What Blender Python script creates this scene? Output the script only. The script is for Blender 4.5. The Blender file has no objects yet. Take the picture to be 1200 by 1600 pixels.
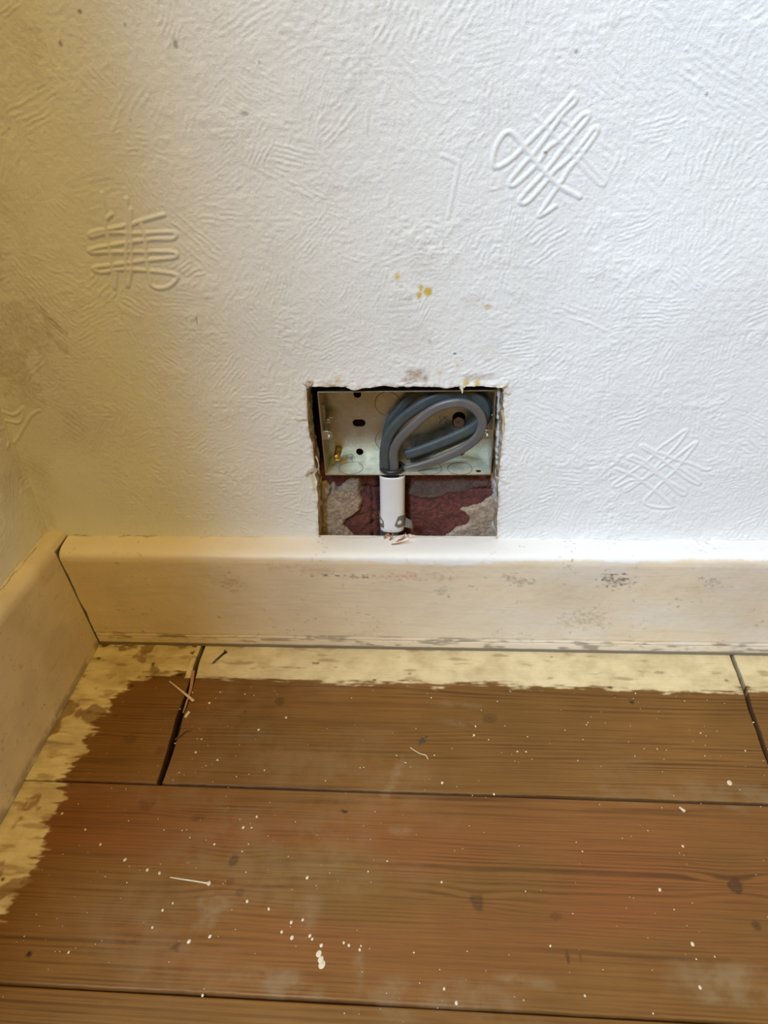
import bpy, bmesh, math
import numpy as np
from mathutils import Vector, Matrix

S = bpy.context.scene
COL = S.collection
PI = math.pi
# ---------------------------------------------------------------- camera, world, light, exposure
# metres; x along the back wall, y into the wall (plaster face y=0), z up (floor z=0), left wall x=0
CAM_R=(0.997452,0.060623,-0.037599); CAM_U=(-0.003444,0.567372,0.823454); CAM_F=(-0.071252,0.821227,-0.566136); CAM_C=(0.33633,-0.46988,0.45923); FPX=1082.18
cam = bpy.data.cameras.new('camera'); co = bpy.data.objects.new('camera', cam); COL.objects.link(co)
cam.sensor_fit = 'HORIZONTAL'; cam.sensor_width = 36.0; cam.lens = 36.0 * FPX / 1200.0
cam.clip_start = .01; cam.clip_end = 50
co.matrix_world = Matrix(((CAM_R[0], CAM_U[0], -CAM_F[0], CAM_C[0]), (CAM_R[1], CAM_U[1], -CAM_F[1], CAM_C[1]),
                          (CAM_R[2], CAM_U[2], -CAM_F[2], CAM_C[2]), (0, 0, 0, 1)))
S.camera = co
w = bpy.data.worlds.new('room_glow'); S.world = w; w.use_nodes = True
w.node_tree.nodes['Background'].inputs[0].default_value = (.445, .318, .096, 1)
w.node_tree.nodes['Background'].inputs[1].default_value = 1.0
def area(name, loc, target, sx, sy, power, col):
    l = bpy.data.lights.new(name, 'AREA'); l.shape = 'RECTANGLE'; l.size = sx; l.size_y = sy; l.energy = power; l.color = col
    o = bpy.data.objects.new(name, l); COL.objects.link(o); o.location = loc
    o.rotation_euler = (Vector(target) - Vector(loc)).to_track_quat('-Z', 'Y').to_euler(); return o
# cool daylight of the window round the corner of the chimney breast
area('window_daylight', (-.55, -1.5, 1.92), (.31, 0, .2), .60, .70, 108, (.42, .62, .90))
# unseen warm fill overhead, added to bring out relief in the shaded plaster
area('warm_overhead_fill', (.32, -.78, 2.36), (.32, -.5, 0), .34, .34, 18, (1.0, .68, .205))
S.view_settings.view_transform = 'Standard'; S.view_settings.look = 'None'
S.view_settings.exposure = .03; S.view_settings.gamma = 1; S.view_settings.use_curve_mapping = False

# ---------------------------------------------------------------- noise + mesh helpers
rng = np.random.default_rng(7)
TAB = rng.random((8, 256, 256)).astype(np.float32)
def vn(x, y, sc, seed=0):
    """value noise in 0..1; sc = feature size in the units of x, y"""
    t = TAB[seed % 8]; x = np.asarray(x) / sc + 17.3 * seed; y = np.asarray(y) / sc + 9.1 * seed
    ix = np.floor(x).astype(int); iy = np.floor(y).astype(int); fx = x - ix; fy = y - iy
    fx = fx * fx * (3 - 2 * fx); fy = fy * fy * (3 - 2 * fy)
    a = t[ix & 255, iy & 255]; b = t[(ix + 1) & 255, iy & 255]; c = t[ix & 255, (iy + 1) & 255]; d = t[(ix + 1) & 255, (iy + 1) & 255]
    return (a * (1 - fx) + b * fx) * (1 - fy) + (c * (1 - fx) + d * fx) * fy
def fbm(x, y, sc, seed=0, o=4):
    s = 0; a = .5; tot = 0
    for k in range(o):
        s = s + a * vn(x, y, sc, seed + k); tot += a; a *= .5; sc *= .5
    return s / tot
def sst(a, b, x):
    t = np.clip((x - a) / (b - a), 0, 1); return t * t * (3 - 2 * t)
def dseg(px, py, a, b):
    ax, ay = a[:2]; bx, by = b[:2]; dx, dy = bx - ax, by - ay
    t = np.clip(((px - ax) * dx + (py - ay) * dy) / max(dx * dx + dy * dy, 1e-12), 0, 1)
    return np.hypot(px - ax - t * dx, py - ay - t * dy)
def inpoly(px, py, poly):
    r = np.zeros(np.shape(px), bool); n = len(poly)
    for i in range(n):
        x1, y1 = poly[i]; x2, y2 = poly[(i + 1) % n]
        if y1 == y2: continue
        c = ((y1 > py) != (y2 > py)) & (px < (x2 - x1) * (py - y1) / (y2 - y1) + x1); r ^= c
    return r
def dpoly(px, py, poly):
    d = np.full(np.shape(px), 9.)
    for i in range(len(poly)): d = np.minimum(d, dseg(px, py, poly[i], poly[(i + 1) % len(poly)]))
    return d
def spline(pts, k=6, closed=False):
    P = np.array(pts, float); n = len(P); out = []
    rngi = range(n) if closed else range(n - 1)
    for i in rngi:
        p0 = P[(i - 1) % n] if closed or i > 0 else 2 * P[0] - P[1]
        p1 = P[i]; p2 = P[(i + 1) % n]
        p3 = P[(i + 2) % n] if closed or i + 2 < n else 2 * P[-1] - P[-2]
        for j in range(k):
            t = j / k
            out.append(.5 * (2 * p1 + (p2 - p0) * t + (2 * p0 - 5 * p1 + 4 * p2 - p3) * t * t + (3 * p1 - p0 - 3 * p2 + p3) * t ** 3))
    if not closed: out.append(P[-1])
    return np.array(out)

def link(name, me, mat=None, parent=None, smooth=True):
    if mat: me.materials.append(mat)
    if smooth: me.polygons.foreach_set('use_smooth', np.ones(len(me.polygons), bool))
    o = bpy.data.objects.new(name, me); COL.objects.link(o)
    if parent: o.parent = parent
    return o
def mesh_np(name, V, Fq, attrs=None):
    """V (n,3), Fq (m,4) quads"""
    me = bpy.data.meshes.new(name); V = np.ascontiguousarray(V, np.float32); Fq = np.ascontiguousarray(Fq, np.int32)
    me.vertices.add(len(V)); me.vertices.foreach_set('co', V.ravel())
    me.loops.add(Fq.size); me.loops.foreach_set('vertex_index', Fq.ravel())
    me.polygons.add(len(Fq)); me.polygons.foreach_set('loop_start', np.arange(0, Fq.size, 4, dtype=np.int32))
    me.update(calc_edges=True)
    for k, a in (attrs or {}).items():
        if a.ndim == 2:
            at = me.attributes.new(k, 'FLOAT_COLOR', 'POINT'); at.data.foreach_set('color', np.ascontiguousarray(a, np.float32).ravel())
        else:
            at = me.attributes.new(k, 'FLOAT', 'POINT'); at.data.foreach_set('value', np.ascontiguousarray(a, np.float32))
    return me
def grid_faces(n, m, keep=None, flip=False):
    i = np.arange(n * m).reshape(n, m)
    q = np.stack([i[:-1, :-1], i[1:, :-1], i[1:, 1:], i[:-1, 1:]], -1)
    if flip: q = q[..., ::-1]
    return q[keep] if keep is not None else q.reshape(-1, 4)
def compact(V, Fq, attrs):
    u, inv = np.unique(Fq, return_inverse=True)
    return V[u], inv.reshape(Fq.shape), {k: a[u] for k, a in attrs.items()}, u
def pydata(name, v, f, mat, parent=None, smooth=True):
    me = bpy.data.meshes.new(name); me.from_pydata([tuple(p) for p in v], [], f); me.update()
    bm = bmesh.new(); bm.from_mesh(me); bmesh.ops.recalc_face_normals(bm, faces=bm.faces); bm.to_mesh(me); bm.free()
    return link(name, me, mat, parent, smooth)
def boxes(name, bl, mat, parent=None, bevel=0):
    bm = bmesh.new()
    for (x0, x1, y0, y1, z0, z1) in bl:
        r = bmesh.ops.create_cube(bm, size=1)
        for v in r['verts']:
            v.co = ((x0 + x1) / 2 + v.co.x * (x1 - x0), (y0 + y1) / 2 + v.co.y * (y1 - y0), (z0 + z1) / 2 + v.co.z * (z1 - z0))
    if bevel: bmesh.ops.bevel(bm, geom=bm.edges[:], offset=bevel, segments=2, affect='EDGES')
    me = bpy.data.meshes.new(name); bm.to_mesh(me); bm.free()
    return link(name, me, mat, parent, False)
def tag(o, label=None, cat=None, group=None, kind=None):
    if label: o['label'] = label
    if cat: o['category'] = cat
    if group: o['group'] = group
    if kind: o['kind'] = kind
    return o
def empty(name, loc):
    o = bpy.data.objects.new(name, None); COL.objects.link(o); o.location = loc; o.empty_display_size = .01; return o
def adopt(root):
    """meshes are modelled in world coordinates: shift the children of a moved Empty back into place"""
    for c in root.children: c.matrix_parent_inverse = Matrix.Translation(-root.location)
def curve_mesh(name, splines, thick, bevel=0, text=None, size=.01):
    """flat plate in the xz plane facing -y, from 2-D closed outlines (first = outer, others = holes)"""
    if text is None:
        cu = bpy.data.curves.new(name, 'CURVE'); cu.dimensions = '2D'; cu.fill_mode = 'BOTH'
        for s in splines:
            sp = cu.splines.new('POLY'); sp.points.add(len(s) - 1)
            for p, q in zip(sp.points, s): p.co = (q[0], q[1], 0, 1)
            sp.use_cyclic_u = True
    else:
        cu = bpy.data.curves.new(name, 'FONT'); cu.body = text; cu.size = size; cu.align_x = 'CENTER'; cu.align_y = 'CENTER'; cu.space_line = .8
    cu.extrude = thick / 2; cu.bevel_depth = bevel; cu.bevel_resolution = 1
    t = bpy.data.objects.new(name, cu); COL.objects.link(t)
    dg = bpy.context.evaluated_depsgraph_get(); dg.update()
    me = bpy.data.meshes.new_from_object(t.evaluated_get(dg)); bpy.data.objects.remove(t); bpy.data.curves.remove(cu)
    me.transform(Matrix.Rotation(PI / 2, 4, 'X')); me.name = name
    me.materials.clear()
    return me
def circ(cx, cy, r, n=24, ry=None): return [(cx + r * math.cos(2 * PI * i / n), cy + (ry or r) * math.sin(2 * PI * i / n)) for i in range(n)]
def stad(cx, cy, w, h, n=8):
    r = min(w, h) / 2; a = w / 2 - r; b = h / 2 - r; P = []
    for q, (sx, sy) in enumerate(((1, 1), (-1, 1), (-1, -1), (1, -1))):
        for i in range(n + 1):
            t = (q + i / n) * PI / 2; P.append((cx + sx * a + r * math.cos(t), cy + sy * b + r * math.sin(t)))
    return P
def sweep(path, prof, ref=(0, 1, 0), taper=None, twist=None, cap=True):
    """sweep a closed 2-D profile (u in plane across the path, v along ref)"""
    P = np.array(path, float); n = len(P); T = np.gradient(P, axis=0); T /= np.linalg.norm(T, axis=1)[:, None] + 1e-12
    ref = np.array(ref, float); V = []; Fc = []; m = len(prof)
    for i in range(n):
        N = np.cross(T[i], ref); N /= np.linalg.norm(N) + 1e-12; B = np.cross(N, T[i])
        if twist is not None:
            c, s = math.cos(twist[i]), math.sin(twist[i]); N, B = N * c + B * s, B * c - N * s
        k = 1 if taper is None else taper[i]
        for (a, b) in prof: V.append(P[i] + N * a * k + B * b * k)
    for i in range(n - 1):
        for j in range(m): Fc.append((i * m + j, i * m + (j + 1) % m, (i + 1) * m + (j + 1) % m, (i + 1) * m + j))
    if cap: Fc += [tuple(range(m))[::-1], tuple((n - 1) * m + j for j in range(m))]
    return V, Fc
def lathe(prof, n=24, axis='y', c=(0, 0, 0)):
    V = []; Fc = []; m = len(prof)
    for i in range(n):
        t = 2 * PI * i / n
        for (r, h) in prof:
            a, b = r * math.cos(t), r * math.sin(t)
            V.append({'y': (c[0] + a, c[1] + h, c[2] + b), 'z': (c[0] + a, c[1] + b, c[2] + h)}[axis])
    for i in range(n):
        for j in range(m - 1): Fc.append((i * m + j, ((i + 1) % n) * m + j, ((i + 1) % n) * m + j + 1, i * m + j + 1))
    return V, Fc

# ---------------------------------------------------------------- materials
class NT:
    def __init__(s, name, rough=.5, metal=0, spec=.5):
        s.m = bpy.data.materials.new(name); s.m.use_nodes = True; s.t = s.m.node_tree; s.b = s.t.nodes['Principled BSDF']
        s.b.inputs['Roughness'].default_value = rough; s.b.inputs['Metallic'].default_value = metal; s.b.inputs['Specular IOR Level'].default_value = spec
        s.co = s.t.nodes.new('ShaderNodeTexCoord').outputs['Object']
    def lk(s, a, b): s.t.links.new(a, b)
    def n(s, ty, **kw):
        n = s.t.nodes.new('ShaderNode' + ty)
        for k, v in kw.items(): setattr(n, k, v)
        return n
    def val(s, sock, v):
        if isinstance(v, bpy.types.NodeSocket): s.lk(v, sock)
        else: sock.default_value = v if not isinstance(v, tuple) or len(v) != 3 or sock.type != 'RGBA' else (*v, 1)
    def mp(s, sc): 
        n = s.n('Mapping'); n.inputs['Scale'].default_value = sc; s.lk(s.co, n.inputs['Vector']); return n.outputs[0]
    def noise(s, scale, detail=4, rough=.6, vec=None, dist=0):
        n = s.n('TexNoise'); n.inputs['Scale'].default_value = scale; n.inputs['Detail'].default_value = detail
        n.inputs['Roughness'].default_value = rough; n.inputs['Distortion'].default_value = dist
        s.lk(vec or s.co, n.inputs['Vector']); return n.outputs['Fac']
    def ramp(s, f, a, b, lo=0., hi=1.):
        n = s.n('MapRange'); n.interpolation_type = 'SMOOTHSTEP'; s.lk(f, n.inputs[0])
        for i, v in enumerate((a, b, lo, hi)): n.inputs[i + 1].default_value = v
        return n.outputs[0]
    def mix(s, f, a, b, mode='MIX'):
        n = s.n('Mix', data_type='RGBA', blend_type=mode); s.val(n.inputs[0], f); s.val(n.inputs[6], a); s.val(n.inputs[7], b); return n.outputs[2]
    def math(s, op, a, b=0.):
        n = s.n('Math', operation=op); s.val(n.inputs[0], a); s.val(n.inputs[1], b); return n.outputs[0]
    def attr(s, name):
        n = s.n('Attribute', attribute_name=name); return n
    def attr3(s, name):
        n = s.attr(name); q = s.n('SeparateColor'); s.lk(n.outputs['Color'], q.inputs[0]); return q.outputs[0], q.outputs[1], q.outputs[2], n.outputs['Alpha']
    def bump(s, h, strength=.3, dist=.001):
        n = s.n('Bump'); n.inputs['Strength'].default_value = strength; n.inputs['Distance'].default_value = dist
        s.lk(h, n.inputs['Height']); s.lk(n.outputs[0], s.b.inputs['Normal'])
    def color(s, c): s.val(s.b.inputs['Base Color'], c); return s
    def roughness(s, r): s.val(s.b.inputs['Roughness'], r); return s

def m_wall():
    t = NT('white_textured_paint', .55, 0, .35)
    d, y, k, a = t.attr3('mask')
    c = t.mix(t.ramp(t.noise(9, 4), .35, .7), (.80, .79, .765), (.76, .75, .72))
    c = t.mix(t.math('MULTIPLY', d, t.ramp(t.noise(420, 3), .25, .7, .45, 1)), c, (.28, .155, .05))
    c = t.mix(y, c, (.62, .45, .10)); c = t.mix(k, c, (.06, .05, .045))
    t.color(c); t.bump(t.math('ADD', t.noise(620, 4, .7), t.math('MULTIPLY', t.noise(1700, 2), .4)), .55, .0007); return t.m
def m_cream(name, white=True):
    t = NT(name, .42, 0, .45)
    wh, k, r, a = t.attr3('mask')
    c = t.mix(t.ramp(t.noise(14, 5), .35, .7), (.72, .585, .405), (.64, .51, .35))
    st = t.n('Mapping'); st.inputs['Scale'].default_value = (20, 20, 260); t.lk(t.co, st.inputs[0])
    c = t.mix(t.ramp(t.noise(1, 4, .6, st.outputs[0]), .5, .75, 0, .25), c, (.42, .35, .25))
    c = t.mix(wh, c, (.69, .665, .63)); c = t.mix(r, c, (.55, .31, .21)); c = t.mix(k, c, (.05, .04, .03))
    t.color(c); t.bump(t.noise(1, 4, .6, t.mp((60, 60, 500))), .25, .0006); return t.m
def m_floor():
    t = NT('worn_varnished_pine', .5, 0, .16)
    p, k, r, wr = t.attr3('mask'); g = t.attr('grain').outputs['Fac']
    fine = t.noise(1, 5, .65, t.mp((14, 900, 900))); med = t.noise(1, 4, .6, t.mp((9, 120, 120)))
    line = t.math('SINE', t.math('MULTIPLY', g, 6.2832)); line = t.ramp(line, -.6, 1, 0, 1)
    line = t.math('MULTIPLY', line, t.ramp(med, .3, .7, .0, 1)); line = t.math('MULTIPLY', line, t.ramp(t.noise(1, 3, .6, t.mp((2, 34, 34))), .38, .62, .3, 1))
    c = t.mix(t.ramp(t.noise(7, 5), .3, .7), (.195, .088, .020), (.145, .066, .014))
    c = t.mix(t.math('MULTIPLY', r, .85), c, (.205, .066, .018))
    c = t.mix(t.math('MULTIPLY', line, .85), c, (.060, .024, .006))
    c = t.mix(t.ramp(fine, .42, .75, 0, .6), c, (.085, .036, .010))
    c = t.mix(t.math('MULTIPLY', wr, t.ramp(t.noise(60, 5), .3, .65)), c, (.23, .155, .08))
    c = t.mix(k, c, (.030, .014, .008))
    pc = t.mix(t.ramp(t.noise(60, 5), .35, .75), (.61, .49, .275), (.48, .37, .195))
    pc = t.mix(t.ramp(fine, .5, .8, 0, .45), pc, (.36, .27, .14))
    pc = t.mix(t.math('MULTIPLY', k, .9), pc, (.07, .035, .015))
    c = t.mix(p, c, pc); t.color(c)
    t.roughness(t.ramp(t.noise(25, 4), .3, .7, .42, .62))
    t.bump(t.math('ADD', t.math('MULTIPLY', line, -.5), t.math('MULTIPLY', fine, .7)), .35, .0005); return t.m
def m_simple(name, a, b, sc=200, rough=.6, metal=0, spec=.4, bump=.3, bd=.0005, lo=.35, hi=.65):
    t = NT(name, rough, metal, spec); t.color(t.mix(t.ramp(t.noise(sc, 5), lo, hi), a, b)); t.bump(t.noise(sc * 2, 4), bump, bd); return t.m
def m_steel():
    t = NT('galvanised_steel', .3, 1)
    c = t.mix(t.ramp(t.noise(60, 4), .3, .7), (.54, .53, .47), (.42, .42, .38)); c = t.mix(t.ramp(t.noise(500, 3), .55, .7, 0, .5), c, (.72, .74, .66))
    t.color(c); t.roughness(t.ramp(t.noise(120, 4), .3, .7, .30, .48)); t.bump(t.noise(300, 3), .05, .0003); return t.m
M = dict(
    wall=m_wall(), skirt=m_cream('cream_gloss_paint'), floor=m_floor(), steel=m_steel(),
    plaster=m_simple('broken_plaster', (.50, .41, .29), (.21, .13, .065), 130, .85, bump=.6),
    grey_plaster=m_simple('grey_plaster', (.55, .53, .50), (.42, .39, .35), 90, .8, bump=.5),
    brick=m_simple('red_brick', (.150, .042, .030), (.075, .024, .020), 260, .9, bump=.8, bd=.0012),
    mortar=m_simple('lime_mortar', (.38, .29, .21), (.23, .165, .115), 330, .95, bump=.8, bd=.001),
    cement=m_simple('grey_brown_smear', (.12, .075, .055), (.085, .05, .038), 300, .95, bump=.8, bd=.001),
    near_black=m_simple('dark_masonry', (.035, .022, .018), (.02, .013, .011), 200, .95),  # near-black base for the cavity and the subfloor
    sheath=m_simple('grey_cable_sheath', (.125, .118, .112), (.105, .10, .095), 40, .38, spec=.5, bump=.08),
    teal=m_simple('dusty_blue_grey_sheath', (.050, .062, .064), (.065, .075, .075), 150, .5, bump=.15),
    core=m_simple('dark_core', (.03, .03, .03), (.05, .05, .05), 200, .5),
    copper=m_simple('copper_core', (.55, .26, .12), (.45, .2, .1), 300, .3, 1),
    pvc=m_simple('white_plastic', (.74, .73, .73), (.70, .68, .68), 60, .35, spec=.5, bump=.05, lo=.2, hi=.9),
    rubber=m_simple('black_rubber', (.015, .015, .016), (.022, .022, .022), 80, .38),
    brass=m_simple('brass', (.75, .48, .12), (.6, .36, .08), 300, .28, 1),
    spring=m_simple('dull_grey_clip', (.26, .24, .20), (.20, .18, .15), 150, .55, .5),
    screw=m_simple('bronzed_screw', (.55, .32, .22), (.42, .22, .15), 400, .4, .8),
    iron=m_simple('dark_nail_steel', (.16, .16, .17), (.08, .08, .09), 600, .4, .8),
    wood=m_simple('raw_splintered_wood', (.42, .22, .10), (.30, .14, .06), 300, .8),
    darkwood=m_simple('dark_wood_sliver', (.12, .055, .02), (.07, .03, .012), 300, .8),
    pale=m_simple('pale_sliver', (.55, .43, .25), (.48, .36, .2), 300, .7),
    drop=m_simple('dried_cream_paint', (.56, .46, .31), (.50, .40, .26), 300, .45),
    flake=m_simple('lifted_paint', (.62, .55, .43), (.45, .36, .22), 260, .7),
    lit_steel=m_simple('lit_galvanised_steel', (.80, .80, .66), (.60, .62, .50), 120, .5, .75),  # paler copy of the box steel; light on the bottom plate put into colour
    stamp=m_simple('stamped_mark', (.12, .11, .09), (.09, .08, .065), 300, .5, 0),
    debris=m_simple('dark_grit', (.05, .045, .035), (.10, .09, .07), 500, .8),
)

# ---------------------------------------------------------------- back wall
STEP = .0008
X0, X1, Z0, Z1 = 0.0, .78, .088, .52
gx = np.arange(X0, X1 + STEP / 2, STEP); gz = np.arange(Z0, Z1 + STEP / 2, STEP)
def comb_field(gx, gz, npatch, seed):
    """hand-combed textured plaster: stipple overlaid by many short fans of parallel ridges; height in metres"""
    r = np.random.default_rng(seed); X, Z = np.meshgrid(gx, gz, indexing='ij'); st = gx[1] - gx[0]
    st1 = 1 - np.abs(2 * vn(X + .004 * vn(X, Z, .006, 1), Z, .0034, 2) - 1); st2 = 1 - np.abs(2 * vn(X, Z, .0021, 3) - 1)
    H = .00052 * (st1 * .7 + st2 * .7) * (.45 + .9 * vn(X, Z, .03, 4))
    for k in range(npatch):
        cx = r.uniform(gx[0], gx[-1]); cz = r.uniform(gz[0], gz[-1]); th = r.choice([.3, .6, 1.1, 1.45, 1.7, 2.3, 2.8]) + r.normal(0, .25)
        L = r.uniform(.010, .030); Wd = r.uniform(.008, .018); lam = r.uniform(.0023, .0042); amp = r.uniform(.00010, .00042)
        R = max(L, Wd) * 1.25
        i0, i1 = np.searchsorted(gx, [cx - R, cx + R]); j0, j1 = np.searchsorted(gz, [cz - R, cz + R])
        if i1 - i0 < 3 or j1 - j0 < 3: continue
        x = X[i0:i1, j0:j1] - cx; z = Z[i0:i1, j0:j1] - cz
        p = x * math.cos(th) + z * math.sin(th); q = -x * math.sin(th) + z * math.cos(th)
        q = q + r.uniform(-3, 3) * p * p + (fbm(x + cx, z + cz, .009, k, 3) - .5) * .0030; q = q * (1 + r.uniform(-6, 6) * p)
        rd = np.hypot(p / L, q / Wd) + (fbm(x + cx, z + cz, .010, k + 3, 3) - .5) * .5
        wgt = .85 * (1 - sst(.6, 1.05, rd))
        cph = np.cos(2 * PI * q / lam + 2.2 * (vn(x + cx, z + cz, .005, k + 1) - .5))
        rid = (.5 + .5 * cph) ** 1.4
        rid = amp * rid * (.15 + 1.1 * sst(.2, .75, vn(p * .4, q, .0032, k + 2))) + .00030 * st2[i0:i1, j0:j1] * st1[i0:i1, j0:j1]
        H[i0:i1, j0:j1] = H[i0:i1, j0:j1] * (1 - wgt) + rid * wgt
    return X, Z, H
WX, WZ, H = comb_field(gx, gz, 680, 11)
H *= 1 - .65 * (1 - sst(.015, .11, WX)) * (1 - sst(.16, .26, WZ))     # smeared smooth low in the corner
# raised squiggle ornaments trailed in plaster
MOTIFS = [
 (.0017, .00125, [(0.4158,0.4272),(0.4099,0.4211),(0.4019,0.4128),(0.3901,0.4018),(0.383,0.3951),(0.3732,0.3905),(0.3717,0.3968),(0.3751,0.4057),(0.3798,0.4096),(0.3848,0.4067),(0.3918,0.399),(0.3985,0.3919),(0.4061,0.3846),(0.4137,0.3786),(0.426,0.3725)]),
 (.0016, .00115, [(0.4157,0.4278),(0.4176,0.4243),(0.411,0.4178),(0.4045,0.4088),(0.3958,0.3975),(0.3929,0.3948),(0.3826,0.3827),(0.3847,0.3802),(0.3899,0.3836),(0.3985,0.3919),(0.4039,0.4),(0.4095,0.4039),(0.4163,0.4104),(0.4232,0.4174),(0.4259,0.4157),(0.4195,0.4076),(0.4129,0.3997),(0.4035,0.3875),(0.3896,0.3724),(0.3941,0.3704),(0.4041,0.3811),(0.4082,0.3867),(0.4166,0.3941),(0.4239,0.4021),(0.43,0.41),(0.4321,0.4079),(0.4265,0.3993),(0.422,0.3933),(0.4173,0.3878),(0.4134,0.3808),(0.4022,0.3631),(0.4057,0.3637),(0.4117,0.3677)]),
 (.0015, .0008, [(0.3949,0.417),(0.4012,0.4122),(0.4078,0.406),(0.416,0.3996),(0.4255,0.3897),(0.4375,0.3794),(0.4399,0.3811),(0.4317,0.3888),(0.4246,0.3966),(0.4163,0.4104),(0.4106,0.4152)]),
 (.0015, .0010, [(0.1615,0.3692),(0.148,0.3663),(0.1357,0.3633),(0.1222,0.3613),(0.11,0.3593),(0.1093,0.3569),(0.1216,0.359),(0.1431,0.3581),(0.1648,0.3583),(0.1643,0.3543),(0.1509,0.3542),(0.133,0.3526),(0.1086,0.3491),(0.1064,0.3467),(0.1183,0.3468),(0.1402,0.3463),(0.1621,0.3458),(0.1625,0.3424),(0.1418,0.3407),(0.1174,0.3381),(0.105,0.3366),(0.1091,0.3336),(0.1226,0.3351),(0.1374,0.3345),(0.1533,0.3327),(0.1624,0.33),(0.155,0.3233),(0.1464,0.3221),(0.1425,0.3247),(0.1427,0.3286),(0.1427,0.3379),(0.1454,0.3557),(0.1448,0.365)]),
 (.0014, .0006, [(0.1267,0.3701),(0.1223,0.3682),(0.1233,0.3754),(0.1238,0.383),(0.123,0.3754),(0.1212,0.3643),(0.1198,0.3523),(0.1182,0.3384),(0.1159,0.3226),(0.1197,0.3327)]),
 (.0014, .0006, [(0.1391,0.3794),(0.1362,0.3653),(0.1321,0.352),(0.1279,0.3382),(0.1257,0.3239),(0.1319,0.3381),(0.1367,0.3586),(0.1403,0.373)]),
 (.0015, .00085, [(0.5479,0.1766),(0.5433,0.1761),(0.5335,0.1809),(0.5191,0.1856),(0.5121,0.1893),(0.5037,0.1922),(0.4949,0.1973),(0.4928,0.1959),(0.5024,0.1903),(0.517,0.1799),(0.5285,0.1703),(0.5405,0.163),(0.5417,0.1655),(0.5311,0.1732),(0.5218,0.1799)]),
 (.0015, .00085, [(0.4877,0.1885),(0.4848,0.1861),(0.4935,0.1819),(0.5088,0.1723),(0.5302,0.1536),(0.5329,0.1566),(0.5162,0.1674),(0.4999,0.1819),(0.4877,0.1885)]),
 (.0015, .00085, [(0.4766,0.1771),(0.4914,0.1704),(0.5081,0.1586),(0.5247,0.144),(0.5244,0.1414),(0.5128,0.1414),(0.5033,0.146),(0.5065,0.1536),(0.5135,0.1645),(0.5224,0.1771),(0.5323,0.198),(0.5302,0.1985),(0.5203,0.1875),(0.5096,0.1771),(0.4979,0.1655),(0.4887,0.1566),(0.4868,0.1585),(0.4948,0.1645)]),
 (.0014, .0008, [(0.4795,0.16),(0.4771,0.1625),(0.4885,0.1733),(0.5009,0.1856),(0.5063,0.1949),(0.5129,0.2013),(0.522,0.2102),(0.5233,0.2075),(0.5179,0.1958),(0.5118,0.1865),(0.4998,0.1684),(0.4896,0.1665),(0.4807,0.1605)]),
 (.0016, .0007, [(0.3405,0.3981),(0.3444,0.397),(0.3491,0.3947),(0.3507,0.3912),(0.3449,0.3626)]),
 (.0014, .0007, [(-0.0005,0.2309),(0.0093,0.2264),(0.0199,0.2329),(0.0111,0.2197),(-0.0036,0.2226),(-0.0002,0.2026),(0.0114,0.2129),(0.0224,0.2252),(0.0315,0.2306)]),
]
MOTIFS[4] = (.0015, .0010, MOTIFS[4][2]); MOTIFS[5] = (.0015, .0010, MOTIFS[5][2])
MH = np.zeros_like(H); HALO = np.full_like(H, 1.)
for rad, hgt, pts in MOTIFS:
    P = spline(pts, 5)
    for a, b in zip(P[:-1], P[1:]):
        R = .006
        i0, i1 = np.searchsorted(gx, [min(a[0], b[0]) - R, max(a[0], b[0]) + R]); j0, j1 = np.searchsorted(gz, [min(a[1], b[1]) - R, max(a[1], b[1]) + R])
        if i1 <= i0 or j1 <= j0: continue
        d = dseg(WX[i0:i1, j0:j1], WZ[i0:i1, j0:j1], a, b)
        MH[i0:i1, j0:j1] = np.maximum(MH[i0:i1, j0:j1], hgt * np.clip(1 - (d / rad) ** 2, 0, 1) ** .7)
        HALO[i0:i1, j0:j1] = np.minimum(HALO[i0:i1, j0:j1], .25 + .75 * sst(.0015, .005, d))
H = H * HALO + MH * (.85 + .3 * vn(WX, WZ, .004, 5)) * np.where(WX > .30, .62, 1.0)
H = H + .0028 * np.clip(1 - WX / .007, 0, 1) ** 2
H += (fbm(WX, WZ, .12, 6, 2) - .5) * .003 * sst(.0, .05, WX)
H *= 1 - sst(X1 - .02, X1, WX)
# the hole cut in the plaster
def jag(pts, amp, seed, k=14):
    P = np.array(pts, float); out = []
    r = np.random.default_rng(seed)
    for i in range(len(P)):
        a, b = P[i], P[(i + 1) % len(P)]; L = np.linalg.norm(b - a); n = max(2, int(L / .0011)); nr = np.array([b[1] - a[1], a[0] - b[0]]) / L
        ph = r.random() * 50
        for j in range(n):
            t = j / n; f = min(1, 6 * t, 6 * (1 - t)); out.append(a + (b - a) * t + nr * amp * f * ((float(fbm(np.array(t * L), np.array(ph), .006, seed, 3)) - .5) * 2.2))
    return [tuple(p) for p in out]
HOLE = jag([(0.2429,0.2478),(0.2714,0.2475),(0.2774,0.2448),(0.2951,0.2477),(0.3279,0.2469),(0.3466,0.2457),(0.3549,0.2471),(0.3569,0.2441),(0.3596,0.2466),(0.3869,0.2458),(0.3881,0.2173),(0.388,0.1953),(0.3874,0.1694),(0.3883,0.1357),(0.3901,0.1029),(0.2386,0.1017),(0.2393,0.1099),(0.2406,0.1351),(0.2428,0.1652),(0.2415,0.1736),(0.2416,0.1959),(0.2408,0.2182),(0.2415,0.2343)], .0011, 3)
CXf = (WX[:-1, :-1] + WX[1:, 1:]) / 2; CZf = (WZ[:-1, :-1] + WZ[1:, 1:]) / 2
sub = (CXf > .23) & (CXf < .40) & (CZf < .26)
keep = np.ones(CXf.shape, bool); keep[sub] = ~inpoly(CXf[sub], CZf[sub], HOLE)
dh = np.full(H.shape, 1.); sv = (WX > .21) & (WX < .42) & (WZ < .28); dh[sv] = dpoly(WX[sv], WZ[sv], HOLE)
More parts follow.
